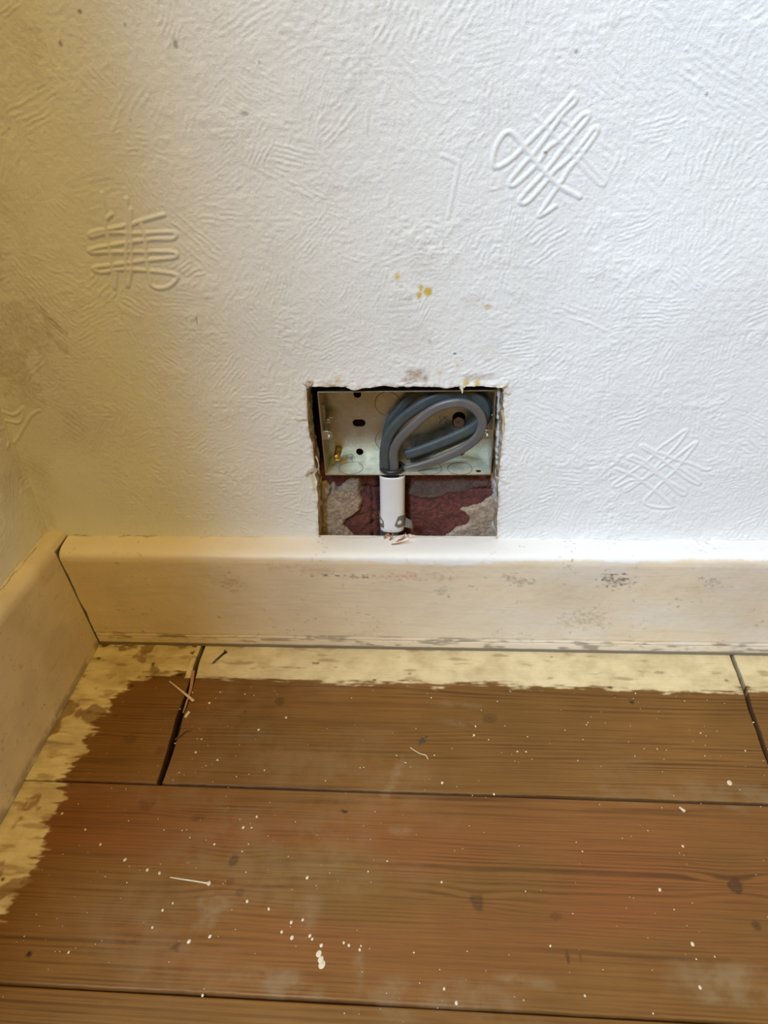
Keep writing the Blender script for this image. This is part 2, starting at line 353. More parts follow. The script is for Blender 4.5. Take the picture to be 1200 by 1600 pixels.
lip = np.exp(-(dh / .0035) ** 2); H += lip * .0007 * (fbm(WX, WZ, .004, 2, 3) - .25) * 2
# snap boundary vertices to the cut line
kf = np.pad(keep, 1, constant_values=True)
anyk = kf[:-1, :-1] | kf[1:, :-1] | kf[:-1, 1:] | kf[1:, 1:]; allk = kf[:-1, :-1] & kf[1:, :-1] & kf[:-1, 1:] & kf[1:, 1:]
bnd = anyk & ~allk
PX, PZ = WX.copy(), WZ.copy()
bi = np.argwhere(bnd); HP = np.array(HOLE)
for (i, j) in bi:
    p = np.array((WX[i, j], WZ[i, j])); A = HP; B = np.roll(HP, -1, 0); D = B - A
    t = np.clip(((p - A) * D).sum(1) / ((D * D).sum(1) + 1e-12), 0, 1); Q = A + D * t[:, None]; dd = np.linalg.norm(Q - p, axis=1); k = dd.argmin()
    if dd[k] < .0011: PX[i, j], PZ[i, j] = Q[k]
# colour masks: R brown grime, G yellow chips, B black specks
Rm = np.zeros_like(H); Gm = np.zeros_like(H); Bm = np.zeros_like(H)
nz = fbm(WX, WZ, .02, 1, 4); nf = fbm(WX, WZ, .006, 3, 3)
def blob(cx, cz, rx, rz, amt, arr, th=0., nzs=.7):
    x = WX - cx; z = WZ - cz; c, s = math.cos(th), math.sin(th); p = (x * c + z * s) / rx; q = (-x * s + z * c) / rz
    np.maximum(arr, amt * (1 - sst(.3, 1.15, np.hypot(p, q) + (nf - .5) * 2 * nzs)), out=arr)
for (x, z, rx, rz, a, th) in [[(0.0411,0.2943,0.022,0.03,0.38,0.6),(0.0608,0.3047,0.022,0.0045,0.5,-0.95),(0.0612,0.2868,0.02,0.004,0.45,-0.95),(0.0197,0.2726,0.025,0.05,0.42,0.2),(0.0484,0.2305,0.035,0.006,0.22,-0.8),(0.1011,0.4658,0.015,0.02,0.18,0),(0.0647,0.3852,0.012,0.06,0.12,0),(0.0027,0.1472,0.01,0.05,0.22,0.1)][i] for i in range(8)]: blob(x, z, rx, rz, a, Rm, th)
for (x, z, rx, rz, a) in [(0.3243,0.2574,0.01,0.006,0.85),(0.3303,0.2539,0.004,0.004,0.8),(0.3187,0.253,0.008,0.003,0.6),(0.244,0.2498,0.004,0.004,0.9),(0.3672,0.2535,0.014,0.003,0.5),(0.3192,0.2853,0.02,0.02,0.1),(0.3264,0.3333,0.012,0.012,0.14),(0.2621,0.2496,0.012,0.003,0.4),(0.3629,0.3092,0.01,0.006,0.14),(0.3776,0.2751,0.012,0.01,0.12),(0.2262,0.399,0.02,0.01,0.06)]: blob(x, z, rx, rz, a, Rm)
Rm = np.maximum(Rm, .55 * np.exp(-(dh / .0016) ** 2) * sst(.35, .6, nf))
for (x, z, rx, rz, a) in [(0.3322,0.3159,0.0032,0.004,1),(0.3275,0.319,0.0018,0.0028,0.9),(0.3262,0.3125,0.002,0.0032,1),(0.3118,0.3265,0.0026,0.004,0.75),(0.3395,0.2572,0.004,0.003,0.5),(0.3532,0.2625,0.0018,0.003,0.6),(0.3726,0.3047,0.003,0.0014,0.6),(0.3674,0.2495,0.0026,0.003,0.8),(0.359,0.2496,0.0026,0.003,0.8),(0.2661,0.2526,0.004,0.002,0.7),(0.2395,0.1634,0.0014,0.012,0.6),(0.262,0.2486,0.003,0.0016,0.6)]: blob(x, z, rx, rz, a, Gm, 0, .9)
for (x, z, rx, rz, a) in [(0.3512,0.2716,0.0022,0.0014,1),(0.3563,0.2663,0.0012,0.001,0.9),(0.3655,0.2633,0.001,0.0012,0.8),(0.3201,0.3109,0.0024,0.0016,0.3),(0.3194,0.2989,0.0024,0.0014,0.25),(0.3335,0.2804,0.0014,0.002,0.3),(0.2354,0.4492,0.0016,0.002,0.7),(0.224,0.4239,0.004,0.0012,0.5),(0.4148,0.4481,0.0016,0.0016,0.6),(0.4025,0.398,0.0012,0.001,0.8),(0.1696,0.2992,0.0008,0.004,0.7),(0.1885,0.4595,0.002,0.003,0.6),(0.1368,0.4769,0.0014,0.0014,0.7),(0.1211,0.4626,0.002,0.003,0.7),(0.161,0.4698,0.0016,0.0016,0.6),(0.1525,0.4229,0.0014,0.0014,0.7),(0.4788,0.1827,0.0006,0.0016,0.8),(0.0721,0.3623,0.0014,0.0014,0.6),(0.0751,0.4212,0.0014,0.0014,0.6),(0.491,0.4247,0.001,0.0014,0.5)]: blob(x, z, rx * .75, rz * .75, a * .85, Bm, 0, 1.1)
# fine dirt caught in the diagonal scratches near the corner
sc = np.sin((WX * .72 + WZ * .69) * 2 * PI / .004 + 3 * vn(WX, WZ, .02, 4)); zone = (1 - sst(.03, .11, WX + .25 * (WZ - .3))) * sst(.17, .21, WZ) * (1 - sst(.30, .36, WZ))
Rm = np.maximum(Rm, zone * (.16 + .28 * sst(.3, .9, sc) * sst(.45, .7, nz)))
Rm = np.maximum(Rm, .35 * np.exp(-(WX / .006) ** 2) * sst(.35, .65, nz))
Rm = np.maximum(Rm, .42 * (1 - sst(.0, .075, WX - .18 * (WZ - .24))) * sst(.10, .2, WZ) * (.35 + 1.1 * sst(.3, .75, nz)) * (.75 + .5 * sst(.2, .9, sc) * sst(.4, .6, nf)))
V = np.stack([PX, -H, PZ], -1).reshape(-1, 3); at = np.stack([Rm, Gm, Bm, np.ones_like(H)], -1).reshape(-1, 4)
n, m = H.shape
Fk = grid_faces(n, m, keep)
idx = np.arange(n * m).reshape(n, m)
V2, F2, A2, _ = compact(V, Fk, {'mask': at})
# plain continuation of the wall beyond the picture
ext = []
def quad(V4): ext.append(V4)
big = [(X1, 2.6, Z0, Z1), (X0, 2.6, Z1, 2.4)]
base = len(V2); ev = []; ef = []
for (a, b, c, d) in big:
    i = base + len(ev); ev += [(a, 0, c), (b, 0, c), (b, 0, d), (a, 0, d)]; ef.append((i, i + 1, i + 2, i + 3))
V2 = np.vstack([V2, np.array(ev)]); F2 = np.vstack([F2, np.array(ef)]); A2['mask'] = np.vstack([A2['mask'], np.tile([0, 0, 0, 1.], (len(ev), 1))])
wall_back = link('wall_back', mesh_np('wall_back', V2, F2, A2), M['wall']); tag(wall_back, kind='structure', label='white back wall of combed textured plaster with a cut hole')
# broken plaster sides of the hole
ebv = []; ebf = []; vid = {}
def ev_id(i, j):
    if (i, j) not in vid:
        x, z, y = PX[i, j], PZ[i, j], -H[i, j]; k = len(ebv); vid[(i, j)] = k
        nx = 1 if x < .30 else -1; side = .245 > z > .112 and (x < .26 or x > .37)
        for q, yy in enumerate((0, .0015, .005, .009, .0125)):
            o = 0 if q == 0 else (float(fbm(np.array(z * 1 + x), np.array(yy * 3), .007, 5, 3)) - .42) * .0035 + q * .00035
            ebv.append((x + (nx * o if side else 0), y * (q == 0) + yy, z - (0 if side else o)))
    return vid[(i, j)]
hk = keep
for i in range(n - 1):
    pass
vert = np.argwhere(hk[1:, :] != hk[:-1, :]); hor = np.argwhere(hk[:, 1:] != hk[:, :-1])
for (i, j) in vert:
    a = ev_id(i + 1, j); b = ev_id(i + 1, j + 1)
    for q in range(4): ebf.append((a + q, b + q, b + q + 1, a + q + 1))
for (i, j) in hor:
    a = ev_id(i, j + 1); b = ev_id(i + 1, j + 1)
    for q in range(4): ebf.append((a + q, b + q, b + q + 1, a + q + 1))
pe = pydata('plaster_edge', ebv, ebf, M['plaster'], wall_back); pe['label'] = 'broken brown plaster edge round the hole'
# masonry behind: dark cavity, bricks, mortar
def relief_patch(name, poly, y, rise, rough, scale, mat, seed, parent, edge=.003, deep=.004, step=.0009, groove=None):
    P = np.array(poly); a = np.arange(P[:, 0].min() - .002, P[:, 0].max() + .002, step); b = np.arange(P[:, 1].min() - .002, P[:, 1].max() + .002, step)
    X, Z = np.meshgrid(a, b, indexing='ij'); sd = np.where(inpoly(X, Z, poly), 1, -1) * dpoly(X, Z, poly) + (fbm(X, Z, .006, seed, 3) - .5) * .004
    h = rise * sst(-.0005, edge, sd) + rough * (fbm(X, Z, scale * 1.3, seed + 1, 6) - .5) * .8 + rough * .35 * (fbm(X, Z, scale * .25, seed, 3) - .5) - deep * (1 - sst(-.0015, .0008, sd))
    if groove: h = h - groove(X, Z)
    Vp = np.stack([X, y - h, Z], -1).reshape(-1, 3); c = (sd[:-1, :-1] + sd[1:, 1:]) / 2 > -.0014
    Vq, Fq, _, _ = compact(Vp, grid_faces(*X.shape, c), {})
    return link(name, mesh_np(name, Vq, Fq), mat, parent)
def chase(X, Z): return .007 * np.exp(-((X - .3025) / .0125) ** 4) + .003 * np.exp(-((X - .281) / .004) ** 2) * sst(.13, .15, Z)
relief_patch('brick', [(.284, .086), (.400, .086), (.400, .1475), (.284, .1475)], .017, .001, .0035, .009, M['brick'], 2, wall_back, groove=chase).__setitem__('label', 'dark red brick right of the conduit')
relief_patch('brick', [(.232, .086), (.2835, .086), (.2835, .148), (.232, .148)], .0165, .001, .0035, .009, M['brick'], 3, wall_back, groove=chase)
relief_patch('brick', [(.232, .149), (.400, .149), (.400, .20), (.232, .20)], .0165, .001, .003, .008, M['brick'], 5, wall_back, groove=lambda X, Z: chase(X, Z) + .022 * sst(.1645, .1665, Z))
L1 = [(0.2407,0.1431),(0.248,0.1463),(0.253,0.1546),(0.257,0.1502),(0.2683,0.1602),(0.2757,0.1589),(0.2765,0.1368),(0.2727,0.1269),(0.264,0.1189),(0.2585,0.1121),(0.2647,0.1053),(0.2684,0.0928),(0.2361,0.0925)]
relief_patch('mortar', L1, .0155, .0035, .003, .008, M['mortar'], 4, wall_back).__setitem__('label', 'pale crumbly mortar lump')
relief_patch('mortar', [(0.2416,0.1552),(0.247,0.1564),(0.2508,0.1508),(0.2496,0.1425),(0.2443,0.1374),(0.24,0.138)], .013, .003, .0015, .006, M['mortar'], 6, wall_back)
relief_patch('mortar', [(0.3902,0.1453),(0.3841,0.1415),(0.3724,0.1325),(0.3602,0.1299),(0.3582,0.1273),(0.3659,0.1194),(0.3639,0.1128),(0.3564,0.11),(0.3478,0.1018),(0.3435,0.0934),(0.3931,0.0939)], .016, .0025, .0025, .007, M['mortar'], 7, wall_back)
relief_patch('mortar', [(0.3894,0.1602),(0.3822,0.159),(0.3838,0.1478),(0.3903,0.1434)], .016, .002, .002, .006, M['mortar'], 8, wall_back)
relief_patch('cement_smear', [(0.3193,0.1577),(0.3481,0.159),(0.3818,0.1577),(0.3838,0.1478),(0.3754,0.1503),(0.3667,0.1453),(0.3483,0.1427),(0.3431,0.1382),(0.3244,0.1369),(0.3143,0.1426)], .0165, .0018, .0022, .006, M['cement'], 9, wall_back)
near_black = boxes('cavity', [(.225, .410, .044, .050, .08, .27), (.225, .2400, .0125, .05, .155, .27), (.3885, .41, .0125, .05, .155, .27), (.225, .41, .0125, .05, .2495, .27)], M['near_black'], wall_back)
near_black['label'] = 'black cavity behind the metal box'
strip = jag([(.3820, .2440), (.3872, .2440), (.3876, .210), (.3880, .150), (.3888, .1085), (.3874, .1085), (.3865, .150), (.3850, .170), (.3838, .196), (.3842, .214), (.3818, .216)], .0005, 6)
relief_patch('plaster_lump', strip, .0105, .005, .0012, .006, M['grey_plaster'], 11, wall_back, edge=.002, step=.0007).__setitem__('label', 'grey plaster left beside the box')

# ---------------------------------------------------------------- left wall (the side of a chimney breast)
DEP = .50
LD = .135; ly = np.arange(-LD, 1e-6, .0009); lz = np.arange(.095, .36, .0009)
LY, LZ, LH = comb_field(ly, lz, 110, 23)
LH = np.maximum(LH * .9, 0); LH *= np.clip(-LY / .004, 0, 1); LH += .0028 * np.clip(1 + LY / .007, 0, 1) ** 2
for rad, hgt, pts in [(.0018, .0009, [(-0.0007,0.2312),(0.0151,0.2177),(0.0061,0.2121),(-0.0091,0.2189)]), (.0018, .0009, [(-0.0147,0.2107),(-0.0104,0.2026),(-0.0047,0.2052),(-0.0051,0.2134)])]:
    for a, b in zip(pts[:-1], pts[1:]): LH = np.maximum(LH, hgt * np.clip(1 - (dseg(LY, LZ, a, b) / rad) ** 2, 0, 1) ** .7)
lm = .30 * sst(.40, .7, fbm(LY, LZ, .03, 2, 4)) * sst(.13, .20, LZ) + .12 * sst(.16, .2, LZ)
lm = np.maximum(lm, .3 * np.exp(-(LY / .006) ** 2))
lat = np.stack([lm, 0 * lm, 0 * lm, 1 + 0 * lm], -1).reshape(-1, 4)
Vl = np.stack([LH, LY, LZ], -1).reshape(-1, 3); Fl = grid_faces(*LH.shape)
b0 = len(Vl); ex = [(0, -DEP, 0), (0, 0, 0), (0, 0, .095), (0, -DEP, .095), (0, -LD, .3599), (0, 0, .3599), (0, 0, 2.4), (0, -LD, 2.4), (0, -DEP, .095), (0, -LD, .095), (0, -LD, 2.4), (0, -DEP, 2.4), (-1.4, -DEP, 0), (0, -DEP, 0), (0, -DEP, 2.4), (-1.4, -DEP, 2.4)]
Vl = np.vstack([Vl, ex]); Fl = np.vstack([Fl, [(b0 + i, b0 + i + 1, b0 + i + 2, b0 + i + 3) for i in (0, 4, 8, 12)]]); lat = np.vstack([lat, np.tile([0, 0, 0, 1.], (16, 1))])
wall_left = link('wall_left', mesh_np('wall_left', Vl, Fl, {'mask': lat}), M['wall']); tag(wall_left, kind='structure')

# ---------------------------------------------------------------- skirting boards
def skirt(name, us, prof, place, maskfn, dispfn, step=.0008):
    P = spline(prof, 8); L = np.concatenate([[0], np.cumsum(np.linalg.norm(np.diff(P, axis=0), axis=1))])
    s = np.arange(0, L[-1], step); p = np.stack([np.interp(s, L, P[:, 0]), np.interp(s, L, P[:, 1])], -1)
    t = np.gradient(p, axis=0); t /= np.linalg.norm(t, axis=1)[:, None]; nr = np.stack([-t[:, 1], t[:, 0]], -1)   # outward (towards the room)
    U, Sg = np.meshgrid(us, s, indexing='ij'); D = dispfn(U, Sg)
    dd = p[None, :, 0] + nr[None, :, 0] * -D; zz = p[None, :, 1] + nr[None, :, 1] * -D
    Vp = place(U, dd, zz).reshape(-1, 3)
    return Vp, grid_faces(*U.shape), {'mask': maskfn(U, Sg).reshape(-1, 4)}, U.shape
# back: d = distance from wall, z
bu = np.arange(.0, .782, .0008)
profB = [(-.002, .1095), (.006, .1092), (.013, .1086), (.0185, .1072), (.0222, .1045), (.0236, .1005), (.0239, .094), (.0239, .06), (.0239, .03), (.0239, .0125), (.0234, .0118), (.0240, .010), (.0240, .0)]
crackz = lambda U: .0030 + .0026 * (fbm(U, 0 * U, .012, 2, 3) - .5) * 2
def dispB(U, Sg):
    d = .0005 * (fbm(U, Sg, .02, 1, 3) - .5) + .00022 * (fbm(U, Sg, .004, 2, 3) - .5) + .00018 * (vn(U * .12, Sg, .0018, 3) - .5) * sst(.10, .12, Sg)
    on = sst(.35, .5, vn(U, 0 * U, .03, 4)) * (1 - sst(.08, .14, U) * .6)
    d = d - .0012 * on * np.exp(-((Sg - crackz(U)) / .0005) ** 2)
    d = d + .0004 * np.exp(-((Sg - .115 - .0015 * (vn(U, 0 * U, .03, 5) - .5)) / .0007) ** 2) - .0003 * np.exp(-((Sg - .1175) / .0008) ** 2)
    d = d - .0016 * np.exp(-((U - .315) / .006) ** 2) * (1 - sst(.003, .008, Sg)) * (.5 + vn(U, Sg, .002, 6))
    return d
def maskB(U, Sg):
    edge = .0275 + .006 * (fbm(U, 0 * U, .05, 3, 3) - .5) + .004 * np.exp(-((U - .345) / .03) ** 2) - .002 * sst(.4, .55, U)
    wh = (1 - sst(-.0012, .0016, Sg - edge + (fbm(U, Sg, .006, 1, 3) - .5) * .004)) * (.35 + .65 * sst(.16, .3, U))
    wh = np.maximum(wh, .35 * sst(.28, .5, U) * sst(.3, .7, fbm(U, Sg * 2, .05, 5, 3)))
    on = sst(.35, .5, vn(U, 0 * U, .03, 4)) * (1 - sst(.08, .14, U) * .6)
    k = on * .9 * np.exp(-((Sg - crackz(U)) / .0004) ** 2)
    spk = sst(.70, .80, fbm(U * .7, Sg, .0024, 4, 3)) * sst(.5, .75, fbm(U, Sg, .02, 6, 3)); k = np.maximum(k, .4 * spk)
    scuff = lambda cx, cs, rx, rs, a: a * (1 - sst(.2, 1.1, np.hypot((U - cx) / rx, (Sg - cs) / rs) + (fbm(U * .7, Sg, .0022, 2, 3) - .5) * 3.4)) * (.4 + .6 * sst(.4, .65, fbm(U, Sg * 1.5, .0018, 5, 2)))
    for c in ([(0.486,0.081,0.011,0.007,0.75),(0.4804,0.0768,0.004,0.005,0.6),(0.5611,0.0787,0.006,0.005,0.45),(0.4696,0.0392,0.02,0.011,0.28),(0.2599,0.0842,0.022,0.0014,0.6),(0.2734,0.083,0.006,0.002,0.7),(0.3988,0.0847,0.006,0.003,0.4),(0.4096,0.08,0.008,0.004,0.4),(0.3434,0.0677,0.006,0.004,0.3),(0.1621,0.0743,0.01,0.008,0.25),(0.0479,0.0065,0.003,0.002,0.9),(0.0722,0.016,0.0022,0.0011,1),(0.0466,0.013,0.004,0.002,0.7)]): k = np.maximum(k, scuff(c[0], .0305 + .0975 - c[1], c[2], c[3], c[4]))
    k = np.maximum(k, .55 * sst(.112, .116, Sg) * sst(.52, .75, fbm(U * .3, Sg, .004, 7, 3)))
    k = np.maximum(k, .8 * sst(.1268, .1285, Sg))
    r = np.zeros_like(U)
    for c in ([(0.3166,0.0836,0.016,0.006,0.75),(0.3433,0.0839,0.012,0.005,0.6),(0.2414,0.0895,0.02,0.005,0.45),(0.2145,0.0927,0.02,0.004,0.3)]): r = np.maximum(r, scuff(c[0], .0305 + .0975 - c[1], c[2], c[3], c[4]))
    gl = np.exp(-((U - .315) / .005) ** 2) * (1 - sst(.002, .007, Sg)) * sst(.3, .5, vn(U, Sg, .0025, 3)); r = np.maximum(r, gl)
    return np.stack([wh, np.clip(k, 0, 1), r, np.ones_like(U)], -1)
def placeB(U, d, z):
    xm = .0252 - .0085 * np.clip(z, 0, .111) / .111 + .0012 + .0026 * (fbm(z, 0 * z, .014, 4, 3) - .5)
    f = np.clip(1 - U / .03, 0, 1); return np.stack([U * (1 - f) + (xm + U * (.03 - .027) / .03) * f if False else np.maximum(U, xm + U * .02), -d, z], -1)
Vb, Fb, Ab, _ = skirt('b', bu, profB, placeB, maskB, dispB)
e = len(Vb); Vb = np.vstack([Vb, [(.78, .002, .1095), (2.6, .002, .1095), (2.6, -.02, .1065), (.78, -.02, .1065), (.78, -.0239, .1), (2.6, -.0239, .1), (2.6, -.0239, 0), (.78, -.0239, 0)]])
Fb = np.vstack([Fb, [(e, e + 1, e + 2, e + 3), (e + 3, e + 2, e + 5, e + 4), (e + 4, e + 5, e + 6, e + 7)]]); Ab['mask'] = np.vstack([Ab['mask'], np.tile([.3, 0, 0, 1], (8, 1))])
sb = link('baseboard_back', mesh_np('baseboard_back', Vb, Fb, Ab), M['skirt']); tag(sb, kind='structure')
profL = [(-.001, .1145), (.006, .1143), (.0115, .1136), (.0145, .1115), (.0166, .107), (.0173, .100), (.0195, .07), (.0218, .04), (.0243, .010), (.0250, 0)]
lu = np.append(np.arange(0, .23, .0009), np.linspace(.24, DEP + .02, 12))
def dispL(U, Sg): return .0006 * (fbm(U, Sg, .025, 5, 3) - .5) + .00022 * (fbm(U, Sg, .004, 6, 3) - .5) - .0009 * sst(.4, .6, vn(U, 0 * U, .02, 1)) * np.exp(-((Sg - .003 - .002 * vn(U, 0 * U, .01, 2)) / .0005) ** 2)
def maskL(U, Sg):
    wh = .22 * (1 - sst(.017, .019, Sg)); k = .8 * sst(.4, .6, vn(U, 0 * U, .02, 1)) * np.exp(-((Sg - .003 - .002 * vn(U, 0 * U, .01, 2)) / .0004) ** 2)
    k = np.maximum(k, .3 * sst(.74, .82, fbm(U, Sg, .003, 3, 3))); k = np.maximum(k, .5 * sst(.118, .125, Sg) * sst(.3, .6, fbm(U, Sg, .01, 1, 3)))
    k = np.maximum(k, .10 * sst(.45, .7, fbm(U, Sg, .03, 3, 3)))
    k = np.maximum(k, .95 * (1 - sst(.0238, .0246, U)) * sst(.0185, .0205, Sg))  # shade of the corner crack painted dark into the gap
    return np.stack([wh, k, 0 * U, 1 + 0 * U], -1)
Vq, Fq, Aq, _ = skirt('l', lu, profL, lambda U, d, z: np.stack([d, -U, z + .035 * U * np.clip(z / .11, 0, 1)], -1), maskL, dispL)
sl = link('baseboard_left', mesh_np('baseboard_left', Vq, Fq[:, ::-1], Aq), M['skirt']); tag(sl, kind='structure')
boxes('trim_1', [(-1.4, .024, -DEP - .024, -DEP - .0005, 0, .11)], M['drop'])['kind'] = 'structure'
wood_bits = [[(0.2948,0.1098),(0.2987,0.1139),(0.3012,0.1072)], [(0.298,0.1066),(0.3014,0.1106),(0.3026,0.116)], [(0.3003,0.1067),(0.3057,0.1081),(0.3101,0.1122)], [(0.3016,0.1078),(0.3081,0.1098),(0.3166,0.1126)], [(0.3067,0.108),(0.311,0.1107),(0.3133,0.1161)]]
for i, pts in enumerate(wood_bits):
    P = spline([(a[0], (-.003, -.004, -.006, -.010, -.004)[i], a[1] + .001) for a in pts], 4); v, f = sweep(P, [(-.0009, -.0003), (.0009, -.0003), (.0004, .0004), (-.0005, .0003)], (0, -1, .2), np.linspace(1.1, .3, len(P)))
    o = pydata('splinter', v, f, M['wood'], sb, False)
    if i == 0: o['label'] = 'raw orange wood splinter broken from the top edge'

# ---------------------------------------------------------------- floor
floor = empty('floor', (0, 0, 0)); tag(floor, kind='structure')
KN = [(0.2074,-0.0859,0.0055,0.0055,0.6),(0.3823,-0.0979,0.007,0.0055,0.5),(0.2012,-0.2233,0.0045,0.0055,0.8),(0.2026,-0.2375,0.004,0.003,0.5),(0.2106,-0.2443,0.004,0.004,0.5),(0.3649,-0.2439,0.005,0.006,0.8),(0.5307,-0.2265,0.006,0.0055,1),(0.5353,-0.2508,0.003,0.0035,0.8),(0.1262,-0.1845,0.008,0.006,0.45),(0.4144,-0.2504,0.005,0.003,0.5),(0.1681,-0.1931,0.005,0.003,0.35),(0.0939,-0.1277,0.007,0.006,0.35),(0.1209,-0.1371,0.005,0.005,0.4),(0.23,-0.2455,0.004,0.004,0.15)]
SP = [(0.2858,-0.0598,0.002,0.0016,1),(0.4851,-0.0629,0.0026,0.0016,1),(0.4996,-0.0781,0.0024,0.0028,0.8),(0.487,-0.0718,0.0018,0.0012,0.6),(0.4414,-0.029,0.0022,0.0012,0.8),(0.5304,-0.0446,0.005,0.002,0.5),(0.5837,-0.0525,0.002,0.0015,0.7),(0.2311,-0.0419,0.004,0.0014,0.8),(0.2506,-0.046,0.003,0.0014,0.6),(0.316,-0.0525,0.002,0.0014,0.7),(0.0318,-0.0415,0.003,0.0022,1),(0.0849,-0.0472,0.0022,0.003,1),(0.081,-0.0564,0.003,0.0014,0.9),(0.0747,-0.0728,0.0024,0.0014,0.9),(0.0996,-0.056,0.004,0.0016,0.5),(0.1135,-0.0593,0.006,0.0022,0.9),(0.273,-0.1842,0.0028,0.0016,0.9),(0.4176,-0.2733,0.0012,0.005,0.6),(0.4251,-0.2733,0.001,0.003,0.5),(0.0876,-0.2864,0.002,0.002,0.9),(0.0475,-0.2422,0.0024,0.002,1),(0.5684,-0.0212,0.002,0.001,0.5),(0.1804,-0.0975,0.0015,0.0012,0.5),(0.1782,-0.2779,0.005,0.003,0.5),(0.0716,-0.1047,0.004,0.0014,0.4),(0.0499,-0.061,0.006,0.004,0.35),(0.0484,-0.1021,0.003,0.003,0.4)]
WEAR = [(0.3093,-0.1497,0.006,0.018,0.9),(0.3053,-0.1661,0.008,0.008,0.7),(0.1943,-0.2551,0.012,0.016,0.7),(0.3489,-0.0845,0.03,0.006,0.35),(0.5084,-0.2828,0.03,0.012,0.6),(0.3908,-0.2865,0.02,0.006,0.6),(0.2403,-0.2968,0.03,0.012,0.5),(0.2927,-0.2877,0.004,0.022,0.5),(0.3457,-0.2985,0.05,0.014,0.4),(0.359,-0.1025,0.02,0.006,0.45),(0.2576,-0.2602,0.012,0.02,0.4),(0.5319,-0.1606,0.08,0.012,0.35),(0.3113,-0.1935,0.01,0.008,0.4),(0.1456,-0.2727,0.03,0.02,0.3)]
LP = [(0.1131,-0.0226),(0.1216,-0.0516),(0.0958,-0.062),(0.0725,-0.07),(0.0671,-0.0858),(0.06,-0.0964),(0.0585,-0.113),(0.0568,-0.1319),(0.0567,-0.1556),(0.0608,-0.1694),(0.058,-0.1829),(0.0602,-0.2031),(0.0623,-0.222),(0.0609,-0.2421),(0.0564,-0.263),(0.0472,-0.2918),(-0.0017,-0.3573),(-0.2653,-0.0248)]
def make_board(name, xs, ys, x_left=None, x_right=None, seed=0, red=0., label=None):
    """one floorboard: top surface with rounded, ragged edges; x_left / x_right = functions of y for cut ends"""
    s, t = np.meshgrid(xs, ys, indexing='ij')
    X = s.copy(); Y = t.copy()
    if x_left: 
        a = x_left(t); X = X + (a - xs[0]) * np.clip(1 - (s - xs[0]) / .03, 0, 1)
    if x_right:
        b = x_right(t); X = X + (b - xs[-1]) * np.clip(1 - (xs[-1] - s) / .03, 0, 1)
    if seed == 4: Y = Y + np.where(ys[-1] - t < .0006, (.0007 - .0010 * sst(.10, .30, s) - .0005 * sst(.4, .6, s)), 0)
    ey = np.minimum(t - ys[0], ys[-1] - t); exx = np.full_like(s, 9.)
    if x_left: exx = np.minimum(exx, s - xs[0])
    if x_right: exx = np.minimum(exx, xs[-1] - s)
    # wandering long edges
    Y = Y + ((fbm(s, 0 * s + seed, .05, seed, 3) - .5) * .0016 + (fbm(s, 0 * s + seed, .006, seed + 1, 2) - .5) * .0006) * np.where(t - ys[0] < .004, 1, 0) * 1.0
    e = np.minimum(ey, exx)
    Zz = -.0011 * (1 - sst(0, .0013, e)) ** 2 - np.where(e < 1e-6, .010, 0) + .0004 * (fbm(X * .2, Y, .012, seed, 3) - .5)
    Zz = Zz + .0006 * (vn(0 * s + seed, t, .3, seed) - .5)
    # knots warp the rings
    g = Y / .0030 + 3.2 * (fbm(X * .10, Y, .03, seed + 2, 2) - .5) + seed * 3.3 + 5.5 * (vn(0 * X + seed, Y, .022, seed) - .5) + 1.2 * (vn(0 * X + seed, Y, .006, seed + 1) - .5)
    kk = np.zeros_like(X); rd = red * (.25 + .75 * np.exp(-((Y + .232) / .045) ** 2)) * sst(.25, .6, fbm(X * .4, Y, .05, seed + 4, 3))
    for (kx, ky, rx, ry, a) in KN:
        dx = (X - kx); dy = (Y - ky); g = g + 1.6 * a * np.sign(dy) * np.exp(-np.abs(dy) / .012) * np.exp(-(dx / .022) ** 2) * (1 - np.exp(-(dy / .003) ** 2))
        q = np.hypot(dx / rx, dy / ry) + (fbm(X, Y, .004, 3, 2) - .5) * .7; kk = np.maximum(kk, a * (1 - sst(.35, 1.1, q)) * (.75 + .25 * np.cos(q * 9)))
    for (kx, ky, rx, ry, a) in SP: kk = np.maximum(kk, a * (1 - sst(.4, 1.1, np.hypot((X - kx) / rx, (Y - ky) / ry) + (vn(X, Y, .0015, 2) - .5) * .9)))
    wr = np.zeros_like(X)
    for (kx, ky, rx, ry, a) in WEAR: wr = np.maximum(wr, a * (1 - sst(.2, 1.2, np.hypot((X - kx) / rx, (Y - ky) / ry) + (fbm(X * .5, Y, .008, 4, 3) - .5) * 1.6)))
    wr = np.maximum(wr, .24 * sst(.5, .75, fbm(X * .5, Y, .06, 6, 4)))
    # old cream paint along the skirtings
    nb = fbm(X * .5, Y, .012, 1, 4) - .5; nn = fbm(X * .10, Y, .0022, 2, 4) - .5; n2 = fbm(X * .6, Y, .004, 5, 3) - .5
    bd = -.0622 - .0025 * sst(.3, .55, X) + (fbm(X, 0 * X, .03, 3, 3) - .5) * .006
    p1 = sst(-.0022, .0026, Y - bd + nb * .004 + nn * .014 + n2 * .006) * (.86 + .14 * sst(.3, .6, nb + .5))
    near = (X < .2); sd = np.full_like(X, -1.); sd[near] = np.where(inpoly(X[near], Y[near], LP), 1, -1) * dpoly(X[near], Y[near], LP)
    p2 = sst(-.002, .0024, sd + nb * .014 + nn * .018 + n2 * .010)
    bare = sst(.58, .68, fbm(X, Y, .016, 5, 4)) * (X < .12) * .7
    p = np.maximum(p1 * (X > .118), p2 * (1 - bare) * (.72 + .28 * sst(.35, .6, fbm(X * .3, Y, .01, 4, 4)))); p = p * (1 - .45 * sst(.62, .80, fbm(X * .25, Y, .005, 7, 4)))
